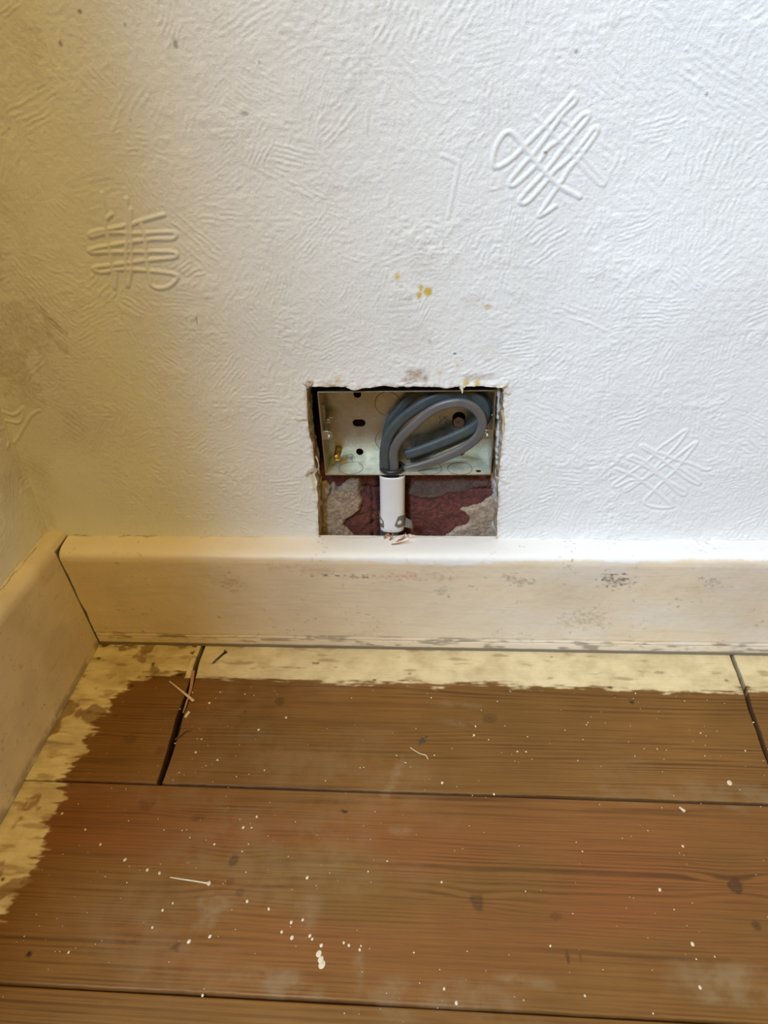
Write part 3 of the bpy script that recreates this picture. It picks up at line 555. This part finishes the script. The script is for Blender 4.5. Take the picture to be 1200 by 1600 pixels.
    p = np.maximum(p, 0); kk = np.maximum(kk, .9 * (1 - sst(.0002, .0007, e)) * (exx < .5)); kk = np.maximum(kk, .9 * (e < 1e-6))
    Vt = np.stack([X, Y, Zz], -1).reshape(-1, 3)
    me = mesh_np(name, Vt, grid_faces(*X.shape), {'mask': np.stack([p, np.clip(kk, 0, 1), rd, wr], -1).reshape(-1, 4), 'grain': g.reshape(-1)})
    o = link(name, me, M['floor'], floor)
    if label: o['label'] = label
    return o
fs = .0008
def ax(a, b, lo, hi):
    """dense between lo and hi, coarse outside, doubled ends for the vertical edge"""
    p = [a] + ([] if lo <= a else list(np.arange(a + .0004, lo, .03))) + list(np.arange(max(a + .0004, lo), min(b - .0004, hi), fs)) + ([] if hi >= b else list(np.arange(hi, b - .001, .03))) + [b - .0004, b]
    return np.array(sorted(set(np.round(p, 6))))
J1 = lambda y: .1232 + (y + .024) * -.057 + .0016 * (fbm(y, 0 * y, .03, 2, 3) - .5) * 2
J2 = lambda y: .5985 + (y + .024) * .095 + .0012 * (fbm(y, 0 * y, .02, 4, 3) - .5) * 2
gapw = lambda y: .0014 + .0022 * np.exp(-((y + .11) / .05) ** 2)
yr = ax(-.1671, .004, -.1671, .004)
make_board('floorboard', ax(.0, .121, .0, .121), yr, None, lambda y: J1(y) - gapw(y), 1, .1, 'short corner board streaked with old cream paint')
make_board('floorboard', ax(.127, .597, .127, .597), yr, lambda y: J1(y) + .0012, lambda y: J2(y) - .0011, 2, .25, 'brown pine board with a cream painted band')
make_board('floorboard', ax(.601, 1.6, .601, .74), yr, lambda y: J2(y) + .0011, None, 3, .2)
make_board('floorboard', ax(.0, 1.6, .0, .72), ax(-.3027, -.1679, -.3027, -.1679), None, None, 4, 1.0, 'wide reddish brown board spattered with paint')
make_board('floorboard', ax(-.6, 1.6, .0, .60), ax(-.43, -.3038, -.345, -.3038), None, None, 5, .35)
bx = []
for k in range(12): make_board('floorboard', np.array([-1.4, -1.3996, .3, 1.7, 2.5996, 2.6]), np.array([-.4315 - .1365 * (k + 1) + .002, -.4315 - .1365 * (k + 1) + .0024, -.4315 - .1365 * k - .0004, -.4315 - .1365 * k]), None, None, 6 + k % 2, .3)
boxes('subfloor', [(-1.4, 2.6, -2.1, .05, -.03, -.0125)], M['near_black'], floor)
# spatter
sv_, sf_ = [], []
def dome(x, y, r, h, n=7, el=1., th=0., V=None, Fc=None):
    i = len(V); V.append((x, y, h + .0004))
    for k in range(n):
        a = 2 * PI * k / n; u, v_ = r * el * math.cos(a), r * math.sin(a); V.append((x + u * math.cos(th) - v_ * math.sin(th), y + u * math.sin(th) + v_ * math.cos(th), -.0004))
    for k in range(n): Fc.append((i, i + 1 + k, i + 1 + (k + 1) % n))
rs = np.random.default_rng(5)
cnt = 0
while cnt < 340:
    x, y = rs.uniform(.07, .60), rs.uniform(-.32, -.068)
    if rs.random() > .25 + .75 * float(vn(np.array(x), np.array(y), .06, 3)) ** 2: continue
    dome(x, y, min(.00125, .00022 + rs.exponential(.00020)), .00022, 7, rs.uniform(1, 1.6), rs.uniform(0, 3), sv_, sf_); cnt += 1
for (u, v_, r) in [(0.2684,-0.2736,0.0013),(0.2675,-0.2783,0.0022),(0.2702,-0.2842,0.0026),(0.2691,-0.2814,0.0022),(0.2605,-0.2684,0.0012),(0.2623,-0.2702,0.001),(0.2495,-0.27,0.0014),(0.2475,-0.261,0.0011),(0.2425,-0.2669,0.001),(0.2546,-0.2592,0.001),(0.2821,-0.2715,0.001),(0.2854,-0.2728,0.0011),(0.2923,-0.275,0.001),(0.2929,-0.2728,0.0007),(0.2165,-0.2493,0.0011),(0.2316,-0.2535,0.001),(0.1979,-0.2715,0.0012),(0.1855,-0.275,0.0014),(0.1597,-0.2679,0.001),(0.1628,-0.2572,0.001),(0.1681,-0.2526,0.0008),(0.2023,-0.1991,0.0012),(0.2102,-0.1905,0.001),(0.1849,-0.2121,0.0009),(0.1257,-0.2254,0.0013),(0.1437,-0.2318,0.0011),(0.1528,-0.2336,0.0011),(0.0887,-0.2049,0.0009),(0.1042,-0.2153,0.001),(0.0663,-0.1934,0.0012),(0.1122,-0.2845,0.001),(0.2534,-0.2325,0.0012),(0.2158,-0.1023,0.0012),(0.1955,-0.1151,0.0012),(0.1476,-0.089,0.0011),(0.4935,-0.2628,0.0014),(0.4242,-0.2935,0.0009),(0.3435,-0.2937,0.0011),(0.4825,-0.2309,0.0012),(0.3425,-0.2318,0.0009),(0.4908,-0.2862,0.0013),(0.3504,-0.3005,0.0012),(0.4081,-0.2677,0.0009),(0.5055,-0.2009,0.001),(0.553,-0.151,0.0022),(0.3435,-0.1583,0.0012)]: dome(u, v_, r, .0004, 12, 1.3, 1.55 + .5 * math.sin(u * 90), sv_, sf_)
o = pydata('paint_spatter', sv_, sf_, M['drop'], floor); o['kind'] = 'stuff'; o['label'] = 'dried cream paint spatter dots'
P = spline([(a, b, .0002) for a, b in [(0.1611,-0.2363),(0.1698,-0.2372),(0.1788,-0.2381),(0.1865,-0.239),(0.19,-0.2393)]], 5); v, f = sweep(P, [(.0006 * math.cos(t), .0004 * math.sin(t)) for t in np.linspace(0, 2 * PI, 8, endpoint=False)], (0, 0, 1), np.concatenate([np.linspace(.7, 1.1, len(P) - 5), [1.6, 2.6, 3.2, 2.6, 1]]))
pydata('paint_streak', v, f, M['drop'], floor)['label'] = 'long dried paint drip with a round end'

# ---------------------------------------------------------------- galvanised back box
BX0, BX1, BZ0, BZ1, BY0, BY1 = .2491, .3821, .1686, .2416, .004, .0285
box = empty('metal_back_box', ((BX0 + BX1) / 2, .016, BZ0)); tag(box, 'galvanised steel two-gang socket back box sunk in the cut wall hole', 'socket box')
T = .0009
K = [[(0.2764,0.2301),(0.2763,0.2033),(0.2753,0.1767),(0.3562,0.2056),(0.3569,0.1758),(0.3001,0.22),(0.298,0.1874),(0.3313,0.1849),(0.2669,0.1706),(0.3441,0.2051),(0.3215,0.2329)][i] for i in range(11)]
holes = [stad(K[0][0], K[0][1] + .001, .0060, .0115), stad(K[1][0], K[1][1], .0104, .0064), circ(K[2][0], K[2][1], .0031), stad(K[3][0], K[3][1], .0102, .0140), stad(K[4][0], K[4][1], .0095, .0056)]
me = curve_mesh('back_plate', [[(BX0, BZ0), (BX1, BZ0), (BX1, BZ1), (BX0, BZ1)]] + holes, T); me.transform(Matrix.Translation((0, BY1 - T / 2, 0)))
link('back_plate', me, M['steel'], box, False)
hw = T / 2
boxes('side_wall', [(BX0, BX0 + T, BY0, BY1 - T, BZ0 + T, BZ1 - T)], M['steel'], box, .0003)
boxes('side_wall', [(BX1 - T, BX1, BY0, BY1 - T, BZ0 + T, BZ1 - T)], M['steel'], box, .0003)
boxes('top_plate', [(BX0, BX1, BY0, BY1 - T, BZ1 - T, BZ1)], M['steel'], box, .0003)
GX, GY = .3030, .0118
me = curve_mesh('bottom_plate', [[(BX0, -BY1 + T), (BX1, -BY1 + T), (BX1, -BY0), (BX0, -BY0)], circ(GX, -GY, .0078), circ(.3722, -.0092, .0024), ], T)
me.transform(Matrix.Translation((0, 0, BZ0 + T / 2)) @ Matrix.Rotation(PI / 2, 4, 'X') )   # xz plate turned flat: (x, 0, z) -> (x, -z, 0)
link('bottom_plate', me, M['lit_steel'], box, False)
def ring(c, r, mr, axis, parent, mat, arc=(0, 2 * PI), name='knockout_ring'):
    t = np.linspace(*arc, 40); full = arc[1] - arc[0] > 6.2
    P = [(c[0] + r * math.cos(a), c[1], c[2] + r * math.sin(a)) if axis == 'y' else (c[0] + r * math.cos(a), c[1] + r * math.sin(a), c[2]) for a in t]
    v, f = sweep(P, [(mr * math.cos(a), mr * math.sin(a)) for a in np.linspace(0, 2 * PI, 6, endpoint=False)], (0, 1, 0) if axis == 'y' else (0, 0, 1), cap=not full)
    return pydata(name, v, f, mat, parent)
ring((K[5][0], BY1 - T, K[5][1]), .0102, .00028, 'y', box, M['stamp'])
ring((K[6][0] + .001, BY1 - T, K[6][1]), .0102, .00028, 'y', box, M['stamp'])
ring((K[7][0], BY1 - T, K[7][1] - .003), .0102, .00028, 'y', box, M['stamp'])
ring((K[10][0], BY1 - T, K[10][1]), .0060, .00020, 'y', box, M['steel'])
for cx in (.2690, .3330, .3575): ring((cx, .0135 if cx < .3 else .0125, BZ0 + T), .0098, .00022, 'z', box, M['stamp'])
# stamped marks
for txt, (x, z), size in (('UK\nCA', K[9], .0052), ('NE', K[8], .0042)):
    me = curve_mesh('stamped_mark', None, .0003, 0, txt, size); me.transform(Matrix.Translation((x, BY1 - T - .0001, z))); link('stamped_mark', me, M['stamp'], box, False)
ring((K[8][0], BY1 - T, K[8][1]), .0037, .0002, 'y', box, M['stamp'], name='stamped_ring')
# lugs
lugs = []
for (x, sgn, z) in ((BX0 + T, 1, [(0.2553,0.2044)][0][1]), (BX1 - T, -1, [(0.3781,0.2049)][0][1])):
    o_ = [(x, z - .0036)] + [(x + sgn * (.0042 + .0036 * math.cos(a)), z + .0036 * math.sin(a)) for a in np.linspace(-PI / 2, PI / 2, 12)] + [(x, z + .0036)]
    me = curve_mesh('lug', [o_, circ(x + sgn * .0044, z, .0019, 18)], .0012, .0002); me.transform(Matrix.Translation((0, BY0 + .0012, 0)))
    lg = link('lug', me, M['steel'], box, False)
    v, f = lathe([(0, .0026), (.0016, .0024), (.0019, 0), (.0026, .0001), (.0027, .0010), (.0024, .0050), (.0017, .0050), (.0018, .0)], 18, 'y', (x + sgn * .0044, BY0 + .0004, z)); pydata('lug_thread', v, f, M['steel'], lg)
# sliding bracket on the left side
boxes('lug_slide', [(BX0 + T, BX0 + T + .0014, .014, .019, .183, .226)], M['steel'], box, .0003)
v, f = lathe([(0, -.0035), (.0018, -.0035), (.0022, -.003), (.0022, .0035), (0, .0035)], 14, 'y', (BX0 + .0042, .0185, .2115)); pydata('slide_stud', v, f, M['steel'], box)
boxes('slide_tab', [(BX0 + T, BX0 + .0085, .0172, .0180, .2125, .2136)], M['steel'], box, .0002)
# brass earth terminal
et = [(0.2579,0.1792)][0]
v, f = lathe([(0, -.0062), (.0014, -.0062), (.0016, -.0058), (.0026, -.0058), (.0029, -.0054), (.0029, -.0010), (.0024, -.0006), (.0024, 0.002), (.0029, .0024), (.0029, .0088), (0, .0088)], 18, 'y', (et[0], .0185, et[1])); t_ = pydata('earth_terminal', v, f, M['brass'], box); t_['label'] = 'brass earth terminal'
boxes('terminal_slot', [(et[0] - .0018, et[0] + .0018, .0120, .0124, et[1] - .0003, et[1] + .0003)], M['core'], t_)
# rubber grommet
v, f = lathe([(.0072, -.0030), (.0078, -.0032), (.0078, -.0003), (.0098, .0000), (.0104, .0010), (.0104, .0022), (.0094, .0034), (.0078, .0036), (.0070, .0026), (.0070, -.0028), (.0072, -.0030)], 28, 'z', (GX, GY, BZ0 + T)); pydata('grommet', v, f, M['rubber'], box)['label'] = 'black rubber grommet'
adopt(box)
# ---------------------------------------------------------------- fixing screw
sx, sz = K[3]; sz = sz - .0012
scr = empty('screw', (sx, .030, sz)); tag(scr, 'bronze cross-head screw in the upper right hole of the metal box', 'screw')
def cross(cx, cz, a, b): return [(cx + x, cz + z) for x, z in ((b, a), (b, b), (a, b), (a, -b), (b, -b), (b, -a), (-b, -a), (-b, -b), (-a, -b), (-a, b), (-b, b), (-b, a))]
cr = [(sx + (x - sx) * math.cos(.35) - (z - sz) * math.sin(.35), sz + (x - sx) * math.sin(.35) + (z - sz) * math.cos(.35)) for x, z in cross(sx, sz, .0021, .00055)]
me = curve_mesh('screw_head', [circ(sx, sz, .0041, 28), cr], .0012, .0003); me.transform(Matrix.Translation((0, .0258, 0))); link('screw_head', me, M['screw'], scr, False)
v, f = lathe([(0, .0265), (.0040, .0265), (.0018, .0312), (.0018, .0450), (0, .0450)], 20, 'y', (sx, 0, sz)); pydata('shank', v, f, M['screw'], scr)
adopt(scr)
# ---------------------------------------------------------------- cables
flat = [(.00345 * (abs(math.cos(a)) ** .75) * (1 if math.cos(a) >= 0 else -1), .0022 * (1 - .12 * math.exp(-(math.cos(a) / .25) ** 2)) * math.sin(a)) for a in np.linspace(0, 2 * PI, 28, endpoint=False)]
def cable(name, pts, mat, label, tw=None, end=True, sc=1.):
    P = spline(pts, 7); tws = np.interp(np.linspace(0, 1, len(P)), *tw) if tw else None
    root = empty(name, tuple(P[0])); tag(root, label, 'cable')
    v, f = sweep(P, [(a * sc, b * sc) for a, b in flat], (0, -1, 0), None, tws); pydata('sheath', v, f, mat, root)
    if end:
        t = P[-1] - P[-2]; t /= np.linalg.norm(t); N = np.cross(t, (0, -1, 0)); N /= np.linalg.norm(N)
        for k, (off, r_) in enumerate(((-.0018, .0011), (0, .0007), (.0018, .0011))):
            v, f = sweep([P[-1] - t * .001 + N * off, P[-1] + t * .0006 + N * off], [(r_ * math.cos(a), r_ * math.sin(a)) for a in np.linspace(0, 2 * PI, 10, endpoint=False)], (0, -1, 0)); pydata('core_end', v, f, M['copper'] if k == 1 else M['core'], root)
    adopt(root); return root
cable('electrical_cable', [(0.3026,0.0085,0.0905),(0.3032,0.0085,0.1118),(0.3042,0.0085,0.1441),(0.3047,0.0085,0.1633),(0.3048,0.0085,0.1763),(0.3048,0.008,0.1874),(0.3092,0.007,0.1986),(0.3183,0.0062,0.2093),(0.3313,0.0058,0.2221),(0.3439,0.0056,0.2291),(0.3556,0.0056,0.231),(0.3638,0.0056,0.2285),(0.3703,0.0058,0.2223),(0.3733,0.006,0.2128),(0.3703,0.0064,0.2021),(0.3597,0.007,0.1914),(0.3444,0.008,0.1823),(0.3288,0.009,0.1752),(0.3131,0.0098,0.1699)], M['sheath'],
      'innermost grey cable loop in the metal box, cut end lowest', ([0, .35, .6, .75, 1], [.1, .1, 0, .0, .1]), True, 1.08)
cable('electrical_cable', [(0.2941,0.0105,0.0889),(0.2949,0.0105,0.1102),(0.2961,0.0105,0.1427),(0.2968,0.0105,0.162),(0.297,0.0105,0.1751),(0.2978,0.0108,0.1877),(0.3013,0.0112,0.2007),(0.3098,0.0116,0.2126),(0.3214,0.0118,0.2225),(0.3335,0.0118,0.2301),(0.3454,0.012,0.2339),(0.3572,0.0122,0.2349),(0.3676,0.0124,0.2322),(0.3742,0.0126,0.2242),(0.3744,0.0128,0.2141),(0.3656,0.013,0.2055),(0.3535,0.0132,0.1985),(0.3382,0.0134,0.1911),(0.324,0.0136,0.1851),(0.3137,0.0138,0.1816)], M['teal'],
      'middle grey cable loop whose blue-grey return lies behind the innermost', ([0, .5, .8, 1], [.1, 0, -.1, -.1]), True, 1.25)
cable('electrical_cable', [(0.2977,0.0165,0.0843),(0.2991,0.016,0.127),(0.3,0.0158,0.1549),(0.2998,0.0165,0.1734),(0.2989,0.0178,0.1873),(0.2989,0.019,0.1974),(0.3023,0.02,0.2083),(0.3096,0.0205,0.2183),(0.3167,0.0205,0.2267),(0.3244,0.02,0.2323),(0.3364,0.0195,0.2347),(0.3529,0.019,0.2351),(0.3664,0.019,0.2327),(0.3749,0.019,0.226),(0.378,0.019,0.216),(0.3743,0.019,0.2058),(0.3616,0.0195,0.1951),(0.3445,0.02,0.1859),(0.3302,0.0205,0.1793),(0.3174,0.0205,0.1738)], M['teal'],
      'outermost cable loop lying against the back plate of the metal box', None, True)
# ---------------------------------------------------------------- conduit and clip
ca, cz = [(0.2923,0.1645),(0.3135,0.1646),(0.2901,0.1101),(0.3124,0.1102)][0], None
def ovalring(cx, cy, z, a, b, n=32): return [(cx + a * (abs(math.cos(t)) ** .8) * (1 if math.cos(t) >= 0 else -1), cy + b * (abs(math.sin(t)) ** .8) * (1 if math.sin(t) >= 0 else -1), z) for t in np.linspace(0, 2 * PI, n, endpoint=False)]
con = empty('cable_conduit', (.302, .010, .112)); tag(con, 'short white plastic conduit sleeve below the metal box', 'conduit')
rings = [(.1115, .0098, .0062), (.1123, .0103, .0068), (.1160, .0103, .0068), (.1600, .0103, .0068), (.1635, .0105, .0070), (.1655, .0108, .0072), (.1662, .0105, .0069), (.1660, .0092, .0056), (.1600, .0088, .0053), (.1150, .0088, .0053), (.1115, .0090, .0055)]
v = []; f = []; nn_ = 32
for (z, a, b) in rings:
    cx = .3013 + (z - .1115) / .0547 * .0016; v += ovalring(cx, .0098, z, a, b, nn_)
for i in range(len(rings)):
    for j in range(nn_): f.append((i * nn_ + j, i * nn_ + (j + 1) % nn_, ((i + 1) % len(rings)) * nn_ + (j + 1) % nn_, ((i + 1) % len(rings)) * nn_ + j))
pydata('tube', v, f, M['pvc'], con)
sp_v, sp_f = [], []
for (x, z) in [(0.2985,0.1332),(0.3018,0.1352),(0.2963,0.1319),(0.2994,0.1281),(0.2988,0.1254),(0.3043,0.1313),(0.301,0.1294),(0.3019,0.1235)]:
    i = len(sp_v); r = .0004; sp_v += [(x - r, .00285, z), (x, .00285, z - r * .6), (x + r, .00285, z), (x, .00285, z + r * .7)]; sp_f.append((i, i + 1, i + 2, i + 3))
adopt(con)
clip = empty('conduit_clip', (.302, .010, .121)); tag(clip, 'dull grey metal clip gripping the white conduit, two pierced pointed tabs', 'clip')
def tab(side):
    """pointed tab with a hole, wrapped round the front of the sleeve; flat coords (s along the perimeter from the flank, z)"""
    cx0, cy, A, B = .3016, .0098, .0108, .0074; zc = .1228 if side > 0 else .1222
    if side > 0: out = [(-.004, -.0058), (.0035, -.0052), (.0092, -.0060), (.0122, -.0032), (.0092, .0052), (.0068, .0060), (.0, .0040), (-.004, .0030)]; hc = .0080
    else: out = [(-.004, -.0054), (.002, -.0066), (.0070, -.0060), (.0074, -.0042), (.0070, .0010), (.002, .0056), (-.004, .0052)]; hc = .0038
    me = curve_mesh('tab', [out, circ(hc, -.0005, .0022, 18)], .0007)
    # refine then wrap
    bm = bmesh.new(); bm.from_mesh(me)
    for c in np.arange(-.003, .0125, .0012): bmesh.ops.bisect_plane(bm, geom=bm.verts[:] + bm.edges[:] + bm.faces[:], plane_co=(c, 0, 0), plane_no=(1, 0, 0))
    ts = np.linspace(0, PI, 200); ell = np.array([(A * math.cos(t), -B * math.sin(t)) for t in ts]); L = np.concatenate([[0], np.cumsum(np.linalg.norm(np.diff(ell, axis=0), axis=1))])
    for q in bm.verts:
        s_, th, z = q.co.x, q.co.y, q.co.z
        if s_ < 0: x, y = A, -s_
        else: x, y = np.interp(s_, L, ell[:, 0]), np.interp(s_, L, ell[:, 1])
        kx, ky = x / A ** 2, y / B ** 2 if s_ >= 0 else 0; nl = math.hypot(kx, ky); x -= kx / nl * th; y -= ky / nl * th
        q.co = (cx0 + side * x, cy + y, zc + z)
    bmesh.ops.recalc_face_normals(bm, faces=bm.faces); bm.to_mesh(me); bm.free(); return me
for sd_ in (-1, 1): link('clip_tab', tab(sd_), M['spring'], clip, False)
P = spline([(.3016 + .0112, .0045, .1216), (.3016 + .0140, .0036, .1212), (.3016 + .0160, .0020, .1215), (.3016 + .0168, -.0002, .1222)], 5)
v, f = sweep(P, [(-.0003, -.0048), (.0003, -.0048), (.0003, .0048), (-.0003, .0048)], (0, 0, 1), np.linspace(1, .75, len(P))); o = pydata('clip_ear', v, f, M['spring'], clip, False)
boxes('clip_band', [(.2908, .3124, .0168, .0176, .1180, .1260)], M['spring'], clip, .0002)
adopt(clip)

# ---------------------------------------------------------------- lifted paint round the hole (parts of the wall)
def sliver(name, pts, wd, parent, mat, ref=(0, -1, 0), th=.0002, tap=(1, .2)):
    P = spline(pts, 5); v, f = sweep(P, [(-wd, -th), (wd, -th), (wd, th), (-wd, th)], ref, np.linspace(*tap, len(P))); return pydata(name, v, f, mat, parent, False)
FL = [([(0.2405,0.1736),(0.2375,0.1748),(0.2341,0.1712)], .0022), ([(0.2438,0.1754),(0.2409,0.1772),(0.2376,0.1754)], .0026), ([(0.2437,0.2467),(0.2421,0.2498),(0.2404,0.2519)], .0008), ([(0.2449,0.2488),(0.247,0.2513),(0.2477,0.2538)], .0006), ([(0.2401,0.2204),(0.2363,0.2215),(0.2327,0.221),(0.2315,0.2232)], .0005), ([(0.386,0.2453),(0.389,0.2483),(0.3898,0.2502)], .0007), ([(0.3866,0.2423),(0.3904,0.2412),(0.3917,0.2432)], .0005), ([(0.3559,0.2466),(0.3569,0.2446),(0.3569,0.2425)], .0012), ([(0.3854,0.17),(0.389,0.1676),(0.3931,0.1664)], .0004),
      ([(0.3892,0.1083),(0.3946,0.1084),(0.4019,0.1091)], .0005), ([(0.244,0.189),(0.2455,0.1831),(0.2452,0.1736)], .0006), ([(0.389,0.1123),(0.3889,0.1056),(0.3896,0.1016)], .0009), ([(0.2395,0.1112),(0.2394,0.1044),(0.2386,0.1017)], .0008), ([(0.2417,0.2016),(0.242,0.189),(0.243,0.1784)], .0008), ([(0.3866,0.2278),(0.388,0.2194),(0.3874,0.213)], .0007), ([(0.2416,0.2447),(0.241,0.229),(0.2406,0.2209)], .0007)]
for i, (pts, wd) in enumerate(FL):
    lift = .0012 + .0008 * (i % 3)
    o = sliver('paint_flake', [(a, -.0008 - lift * k / (len(pts) - 1), b) for k, (a, b) in enumerate(pts)], wd, wall_back, M['flake'])
    if i == 0: o['label'] = 'curled flake of torn paint'

# ---------------------------------------------------------------- loose things on the floor
na, nb_ = [(0.1384,-0.046),(0.147,-0.0317)]
nl = empty('nail', (na[0], na[1], 0)); tag(nl, 'small dark steel nail lying on the painted strip by the skirting', 'nail')
P = np.array([(na[0], na[1], .0011), (na[0] + (nb_[0] - na[0]) * .12, na[1] + (nb_[1] - na[1]) * .12, .0011), (nb_[0], nb_[1], .0013)])
v, f = sweep(P, [(.0009 * math.cos(a), .0009 * math.sin(a)) for a in np.linspace(0, 2 * PI, 10, endpoint=False)], (0, 0, 1), [.15, .9, 1.]); pydata('shank', v, f, M['iron'], nl)
d = (P[2] - P[1]) / np.linalg.norm(P[2] - P[1])
v, f = sweep([P[2] - d * .0002, P[2], P[2] + d * .0007, P[2] + d * .001], [(.0019 * math.cos(a), .0019 * math.sin(a)) for a in np.linspace(0, 2 * PI, 14, endpoint=False)], (0, 0, 1), [.7, 1, 1, .75]); pydata('nail_head', v, f, M['iron'], nl)
adopt(nl)
def bit(name, pts, wd, mat, label, cat, z=.0006, tap=(1, .5), th=.0004):
    o = sliver(name, [(a, b, z) for a, b in pts], wd, None, mat, (0, 0, 1), th, tap); tag(o, label, cat); return o
bit('wood_splinter', [(0.1063,-0.0676),(0.1212,-0.0787),(0.1342,-0.0887)], .0009, M['pale'], 'thin pale splinter lying across the left board joint', 'splinter', .0012, (.5, 1.3))
bit('wood_splinter', [(0.1304,-0.1277),(0.1341,-0.1227),(0.1372,-0.1188),(0.1409,-0.1187)], .0006, M['darkwood'], 'short dark sliver sticking out of the left board joint', 'splinter', .0007)
bit('wood_splinter', [(0.1234,-0.0538),(0.127,-0.0736),(0.1278,-0.0876),(0.1281,-0.0997)], .0013, M['wood'], 'long brown splinter wedged in the gap between left boards', 'splinter', -.0008, (1.1, .4), .0008)
bit('wood_shaving', [(0.3189,-0.1288),(0.3234,-0.1322),(0.3274,-0.1344),(0.3309,-0.1354),(0.3329,-0.1388)], .0006, M['pale'], 'curved pale shaving below the dark crumb on the middle board', 'shaving', .0007, (.5, .6))
bit('paint_chip', [(0.1321,-0.1055),(0.1324,-0.1029),(0.1336,-0.0995)], .0012, M['drop'], 'white oblong chip just right of the left board joint', 'paint chip', .0006, (.9, 1))
bit('paint_chip', [(0.511,-0.1724),(0.5127,-0.1743),(0.514,-0.1757)], .0011, M['drop'], 'pale pointed chip on the wide board below the right joint', 'paint chip', .0006, (.6, 1))
bit('paint_chip', [(0.3685,-0.1607),(0.3722,-0.1616),(0.375,-0.161)], .0008, M['pale'], 'tan chip caught at the long joint between boards', 'paint chip', .0006) if False else None
# dark crumb: a cluster of grit
v = []; f = []
for (u, v_) in [(0.3258,-0.1256),(0.3273,-0.1232),(0.3287,-0.1213),(0.3302,-0.1189),(0.3317,-0.1176),(0.3277,-0.1202),(0.3262,-0.1232),(0.3298,-0.1231)]:
    i = len(v); r = rs.uniform(.0007, .0014); off = rs.uniform(0, 2)
    for (a, b, c) in ((1, 0, 0), (-.8, .4, 0), (0, -1, .1), (.2, 1, .1), (0, 0, 1.1), (0, 0, -.4)):
        v.append((u + r * (a * math.cos(off) - b * math.sin(off)), v_ + r * (a * math.sin(off) + b * math.cos(off)), .0006 + r * c * .8))
    f += [(i, i + 3, i + 4), (i + 3, i + 1, i + 4), (i + 1, i + 2, i + 4), (i + 2, i, i + 4), (i + 3, i, i + 5), (i + 1, i + 3, i + 5), (i + 2, i + 1, i + 5), (i, i + 2, i + 5)]
tag(pydata('dirt_crumb', v, f, M['debris'], None, False), 'small dark crumb of dirt on the middle board above a shaving', 'crumb')
